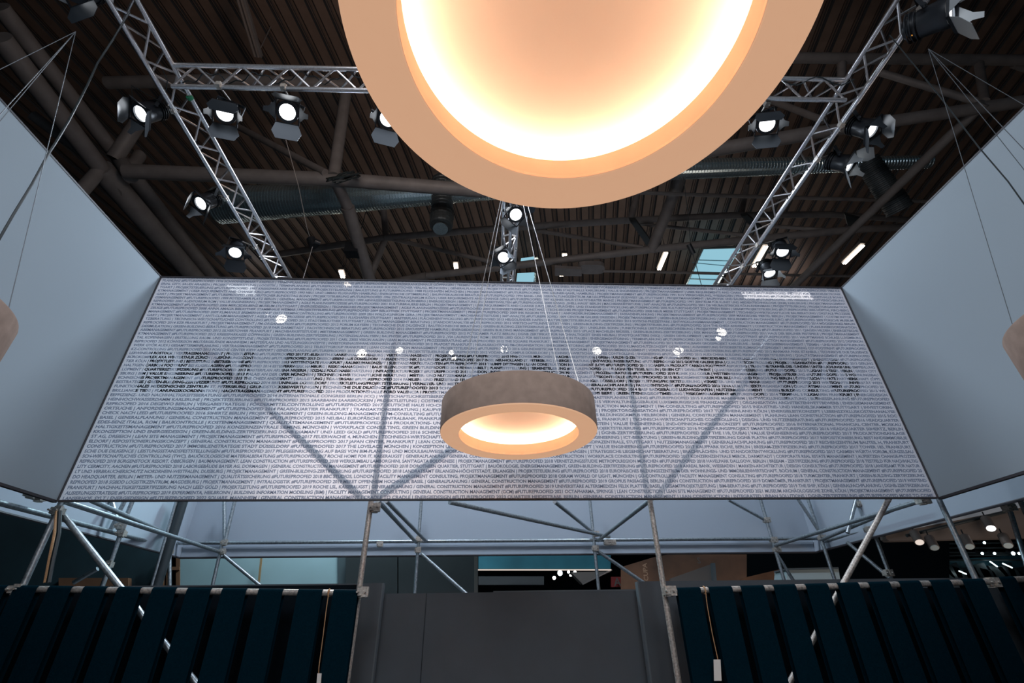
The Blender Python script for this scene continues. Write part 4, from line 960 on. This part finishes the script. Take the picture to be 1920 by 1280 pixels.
st = empty('white_stand_wall', at(490, 1070, 9.2), 'pale white stand wall showing under the outer panel at left', 'stand wall')
MB().slab(quad(9.2, 338, 1020, 634, 1130), -.06).build('board', M['white'], st)
MB().slab([at(481, 1112, 9.1), at(485, 1112, 9.1), at(493, 1035, 9.1), at(489, 1035, 9.1)], -.01).build('wood_batten', M['rope'], st)
MB().slab(quad(9.15, 634, 1020, 648, 1130), -.10).build('end_return', M['wall_edge'], st)
st = empty('timber_frame_wall', at(315, 1070, 9.6), 'bare timber frame at the left end of the white stand wall', 'stand wall')
for xx in (300, 312, 330):
    MB().slab(quad(9.6, xx, 1035, xx+7, 1120), -.05).build('timber_post', M['orange'], st)
MB().slab(quad(9.58, 300, 1062, 336, 1068), -.05).build('timber_rail', M['orange'], st)
st = empty('anthracite_stand_wall', at(770, 1075, 9.0), 'anthracite stand wall behind the left standard under the outer panel', 'stand wall')
MB().slab(quad(9.0, 648, 1015, 745, 1130), -.06).build('board', M['dgrey'], st)
MB().slab(quad(9.0, 747, 1015, 889, 1130), -.06).build('board', M['dgrey'], st)
MB().slab(quad(8.95, 889, 1015, 896, 1130), -.10).build('edge_batten', M['brown'], st)
st = empty('teal_fascia', at(1020, 1055, 12), 'teal fascia with a bright lower edge behind the scaffold middle', 'fascia')
MB().slab(quad(12, 897, 1010, 1145, 1066), -.2).build('fascia_board', M['teal'], st)
MB().slab(quad(11.95, 895, 1067, 1146, 1068.6), -.05).build('lit_edge', M['glow'], st)
MB().slab(quad(13.5, 897, 1080, 1020, 1096), -.1).build('lower_board', M['dgrey'], st)
for i, (x, y, w) in enumerate(((1050, 1074, 8), (1039, 1083, 5), (1066, 1072, 4), (1078, 1073, 5), (1070, 1078, 4))):
    c = at(x, y, 16); r = w/2*17/FPX
    t = empty('track_spot', c, ['large cool', 'small warm', 'tiny left', 'tiny right', 'tiny lower'][i]+' track spot glowing under the teal fascia', 'track light')
    MB().tube(c+Vector((0, .2, .05)), c, r*1.1, 10).build('can', M['black'], t, True)
    MB().tube(c, c-Vector((0, .02, 0)), r, 10).build('lens', M['far_lamp'] if i else M['cool_lamp'], t, True)
st = empty('wedge_canopy', at(1110, 1082, 14), 'grey wedge shaped canopy under the right end of the teal fascia', 'canopy')
MB().slab([at(1070, 1072, 14), at(1092, 1094, 14), at(1146, 1071, 14)], -.3).build('soffit', M['brown'], st)
MB().tube(at(1092, 1095, 13.9), at(1147, 1068, 13.9), .02, 6).build('edge_rail', M['alu'], st)
tag(MB().slab(quad(18, 1146, 1081, 1164, 1100), -.1).build('hall_sign', M['red'], origin=at(1155, 1090, 18)), 'small dim red hall sign between teal fascia and orange wall', 'sign')
st = empty('orange_stand', at(1260, 1070, 15), 'rust orange curved stand wall behind the right standard', 'stand wall')
seg = []
for i in range(9):
    u = i/8; xx = 1164+u*(1400-1164)
    seg.append((at(xx, 1120, 14.6+1.5*(1-u)), at(xx, 1063-24*min(1, u*3.0), 14.6+1.5*(1-u))))
for i in range(8):
    MB().slab([seg[i][0], seg[i+1][0], seg[i+1][1], seg[i][1]], -.05).build('wall_panel', M['orange'], st)
c = bpy.data.curves.new('cupa', 'FONT')


def sign(body, p, h, m, parent, name='lettering', rot=0):
    V, T = text_tris(body, .02, 2)
    ca, sa = math.cos(R(rot)), math.sin(R(rot))
    mb = MB(); mb.add([p+Vector(((x*ca-z*sa)*h, 0, (x*sa+z*ca)*h)) for x, z in V], T)
    return mb.build(name, m, parent)


bpy.data.curves.remove(c)
sign('CUPA', at(1216, 1089, 14.3), .17, M['cream'], st, rot=88)
sign('S', at(1308, 1056, 14.2), .22, M['brown'], st)
tag(sign('A3', at(1152, 1098, 17.8), .34, M['far_lamp'] if 0 else M['brown'], None), 'pale A3 letters on the dim red hall sign', 'lettering')
st = empty('slanted_booth', at(1300, 1080, 13), 'grey slanted booth side with a pale edge in front of the orange wall', 'booth')
MB().slab([at(1255, 1108, 12.6), at(1339, 1108, 12.6), at(1337, 1056, 12.6), at(1258, 1084, 12.6)], -.1).build('side_board', M['brown'], st)
MB().slab([at(1339, 1110, 12.5), at(1346, 1110, 12.5), at(1341, 1055, 12.5), at(1335, 1055, 12.5)], -.1).build('pale_edge', M['wall_edge'], st)
MB().slab([at(1345, 1108, 13), at(1470, 1108, 13), at(1466, 1066, 13), at(1398, 1082, 13)], -.1).build('brown_roof', M['orange'], st)
st = empty('white_counter', at(1520, 1075, 11), 'white block standing behind the right dark wall', 'counter')
MB().slab([at(1474, 1110, 10.5), at(1579, 1110, 10.5), at(1572, 1064, 10.5), at(1476, 1066, 10.5)], -.5).build('block', M['white'], st)
MB().slab([at(1474, 1068, 10.45), at(1573, 1066, 10.45), at(1572, 1063, 10.45), at(1475, 1065, 10.45)], -.5).build('top_edge', M['wall_edge'], st)
tag(MB().slab(quad(17, 1385, 1010, 1780, 1120), -.2).build('backdrop_wall', M['black_far'], origin=at(1580, 1060, 17)), 'black backdrop wall between orange stand and white soffit', 'stand wall')
tag(MB().slab(quad(9.8, -260, 930, 300, 1140), -.1).build('backdrop_wall', mat('dark_teal_board', (.012, .030, .038), .7, 0, .2, 2), origin=at(80, 1030, 9.8)), 'dark teal backdrop wall behind the left scaffold', 'stand wall')
tag(MB().slab(quad(9.7, 110, 1083, 240, 1120), -.1).build('low_counter', M['orange'], origin=at(180, 1100, 9.7)), 'dim reddish low counter behind the left dark wall', 'counter')
# white soffit with can spots, lower right
st = empty('white_soffit', at(1800, 1000, 9), 'rounded pale soffit of the neighbouring stand at lower right', 'soffit')
pts = [(1660, 1003), (1662, 1010), (1668, 1014), (1920, 1008), (2020, 1005), (2020, 900), (1920, 930)]
MB().slab([at(x, y, 9.0) for x, y in reversed(pts)], .15).build('soffit_board', M['brown'], st)
MB().slab([at(1657, 1002, 8.95), at(1920, 950, 8.95), at(2020, 930, 8.95), at(2020, 890, 8.95), at(1920, 918, 8.95), at(1655, 990, 8.95)], -.1).build('front_band', M['outer'], st)
MB().tube(at(1700, 1004, 8.8), at(1890, 958, 8.8), .028, 8).build('light_track', M['duct_dark'], st, True)
for i, (x, y, lit, lab) in enumerate(((1858, 988, 1, 'bright can spot on the soffit track at lower right'), (1724, 1014, .5, 'can spot nearest the rounded soffit corner'),
                                      (1752, 1024, 0, 'second can spot from the rounded soffit corner'), (1818, 1022, 0, 'third can spot along the soffit edge'), (1890, 1020, 0, 'can spot at the right end of the soffit edge'))):
    t = empty('can_spot', at(x, y, 8.7), lab, 'track light')
    a = at(x-10, y-16, 8.7); b = at(x, y+2, 8.6)
    MB().tube(a, b, .075, 14).build('can', M['white'] if 0 else M['brown'], t, True)
    MB().tube(b, b+(b-a).normalized()*.012, .062, 14).build('lens', M['lens'] if lit == 1 else (M['glow'] if lit else M['white']), t, True)
    MB().tube(a, a+Vector((0, 0, .12)), .012, 6).build('stem', M['black'], t, True)
st = empty('blue_exhibit', at(1820, 1065, 20), 'distant blue exhibit wall with slanting displays at lower right', 'exhibit')
MB().slab([at(1722, 1105, 20), at(1990, 1105, 20), at(1990, 1035, 20), at(1728, 1052, 20)], -.2).build('blue_wall', M['blue_far'], st)
for i in range(12):
    x = 1740+i*17
    MB().slab([at(x+10, 1092-(i % 3)*6, 19.5), at(x+38, 1096-(i % 2)*9, 19.5), at(x+20, 1070-(i % 3)*8, 19.5), at(x-6, 1064-(i % 2)*4, 19.5)], -.1).build('display_panel', M['duct_dark'] if i % 2 else M['black'], st)
for x0_, y0_, x1_, y1_ in ((1742, 1062, 1770, 1078), (1798, 1070, 1812, 1076), (1856, 1052, 1870, 1062), (1880, 1056, 1898, 1064)):
    MB().tube(at(x0_, y0_, 19.3), at(x1_, y1_, 19.3), .02, 6).build('lit_edge', M['cool_lamp'], st, True)
for i, (x, y) in enumerate(((1730, 1028), (1772, 1040), (1731, 1055), (1751, 1055), (1841, 1037), (1864, 1037), (1899, 1037), (1910, 1037), (1845, 1017), (1719, 1036))):
    c = at(x, y, 19); t = empty('hall_spot', c, 'distant pinpoint hall spot glittering above the blue exhibit', 'hall lamp', 'pinpoint spots above the blue exhibit')
    MB().tube(c+Vector((0, .2, .1)), c, .05, 8).build('can', M['black'], t, True)
    MB().tube(c, c-Vector((0, .03, .01)), .045 if i % 3 else .065, 8).build('lens', M['cool_lamp'], t, True)
for i in range(5):
    y = 1020+i*7.5
    tag(MB().tube(at(1715, y, 19.4), at(1960, y-4+(i % 3)*3, 19.4), .035, 6).build('lighting_bar', M['duct_dark'], origin=at(1715, y, 19.4)), 'dark lighting bar in the distance above the blue exhibit', 'lighting bar', 'distant lighting bars')

# ================================================================ loose wires at the sides
for nm, pts, r, m, lab in (
    ('hanging_cable', [(243, 22, 4.9), (213, 72, 4.6), (183, 118, 4.2), (162, 163, 3.9), (128, 228, 3.4), (104, 268, 3.1), (92, 286, 3.0), (60, 345, 2.7), (25, 402, 2.4), (-20, 480, 2.1)], .0075, 'cable', 'thick dark cable sagging across the left side panel'),
    ('hanging_cable', [(1668, 66, 4.9), (1675, 74, 4.8), (1760, 178, 3.7), (1836, 277, 3.0), (1890, 340, 2.6), (1940, 410, 2.3)], .0045, 'cable', 'thick cable hanging across the right side panel')):
    P = [PZ(x, y, z) for x, y, z in pts]
    tag(MB().path(P, r, 6).build(nm, M[m], None, True, origin=P[0]), lab, 'cable' if 'cable' in nm else 'wire')
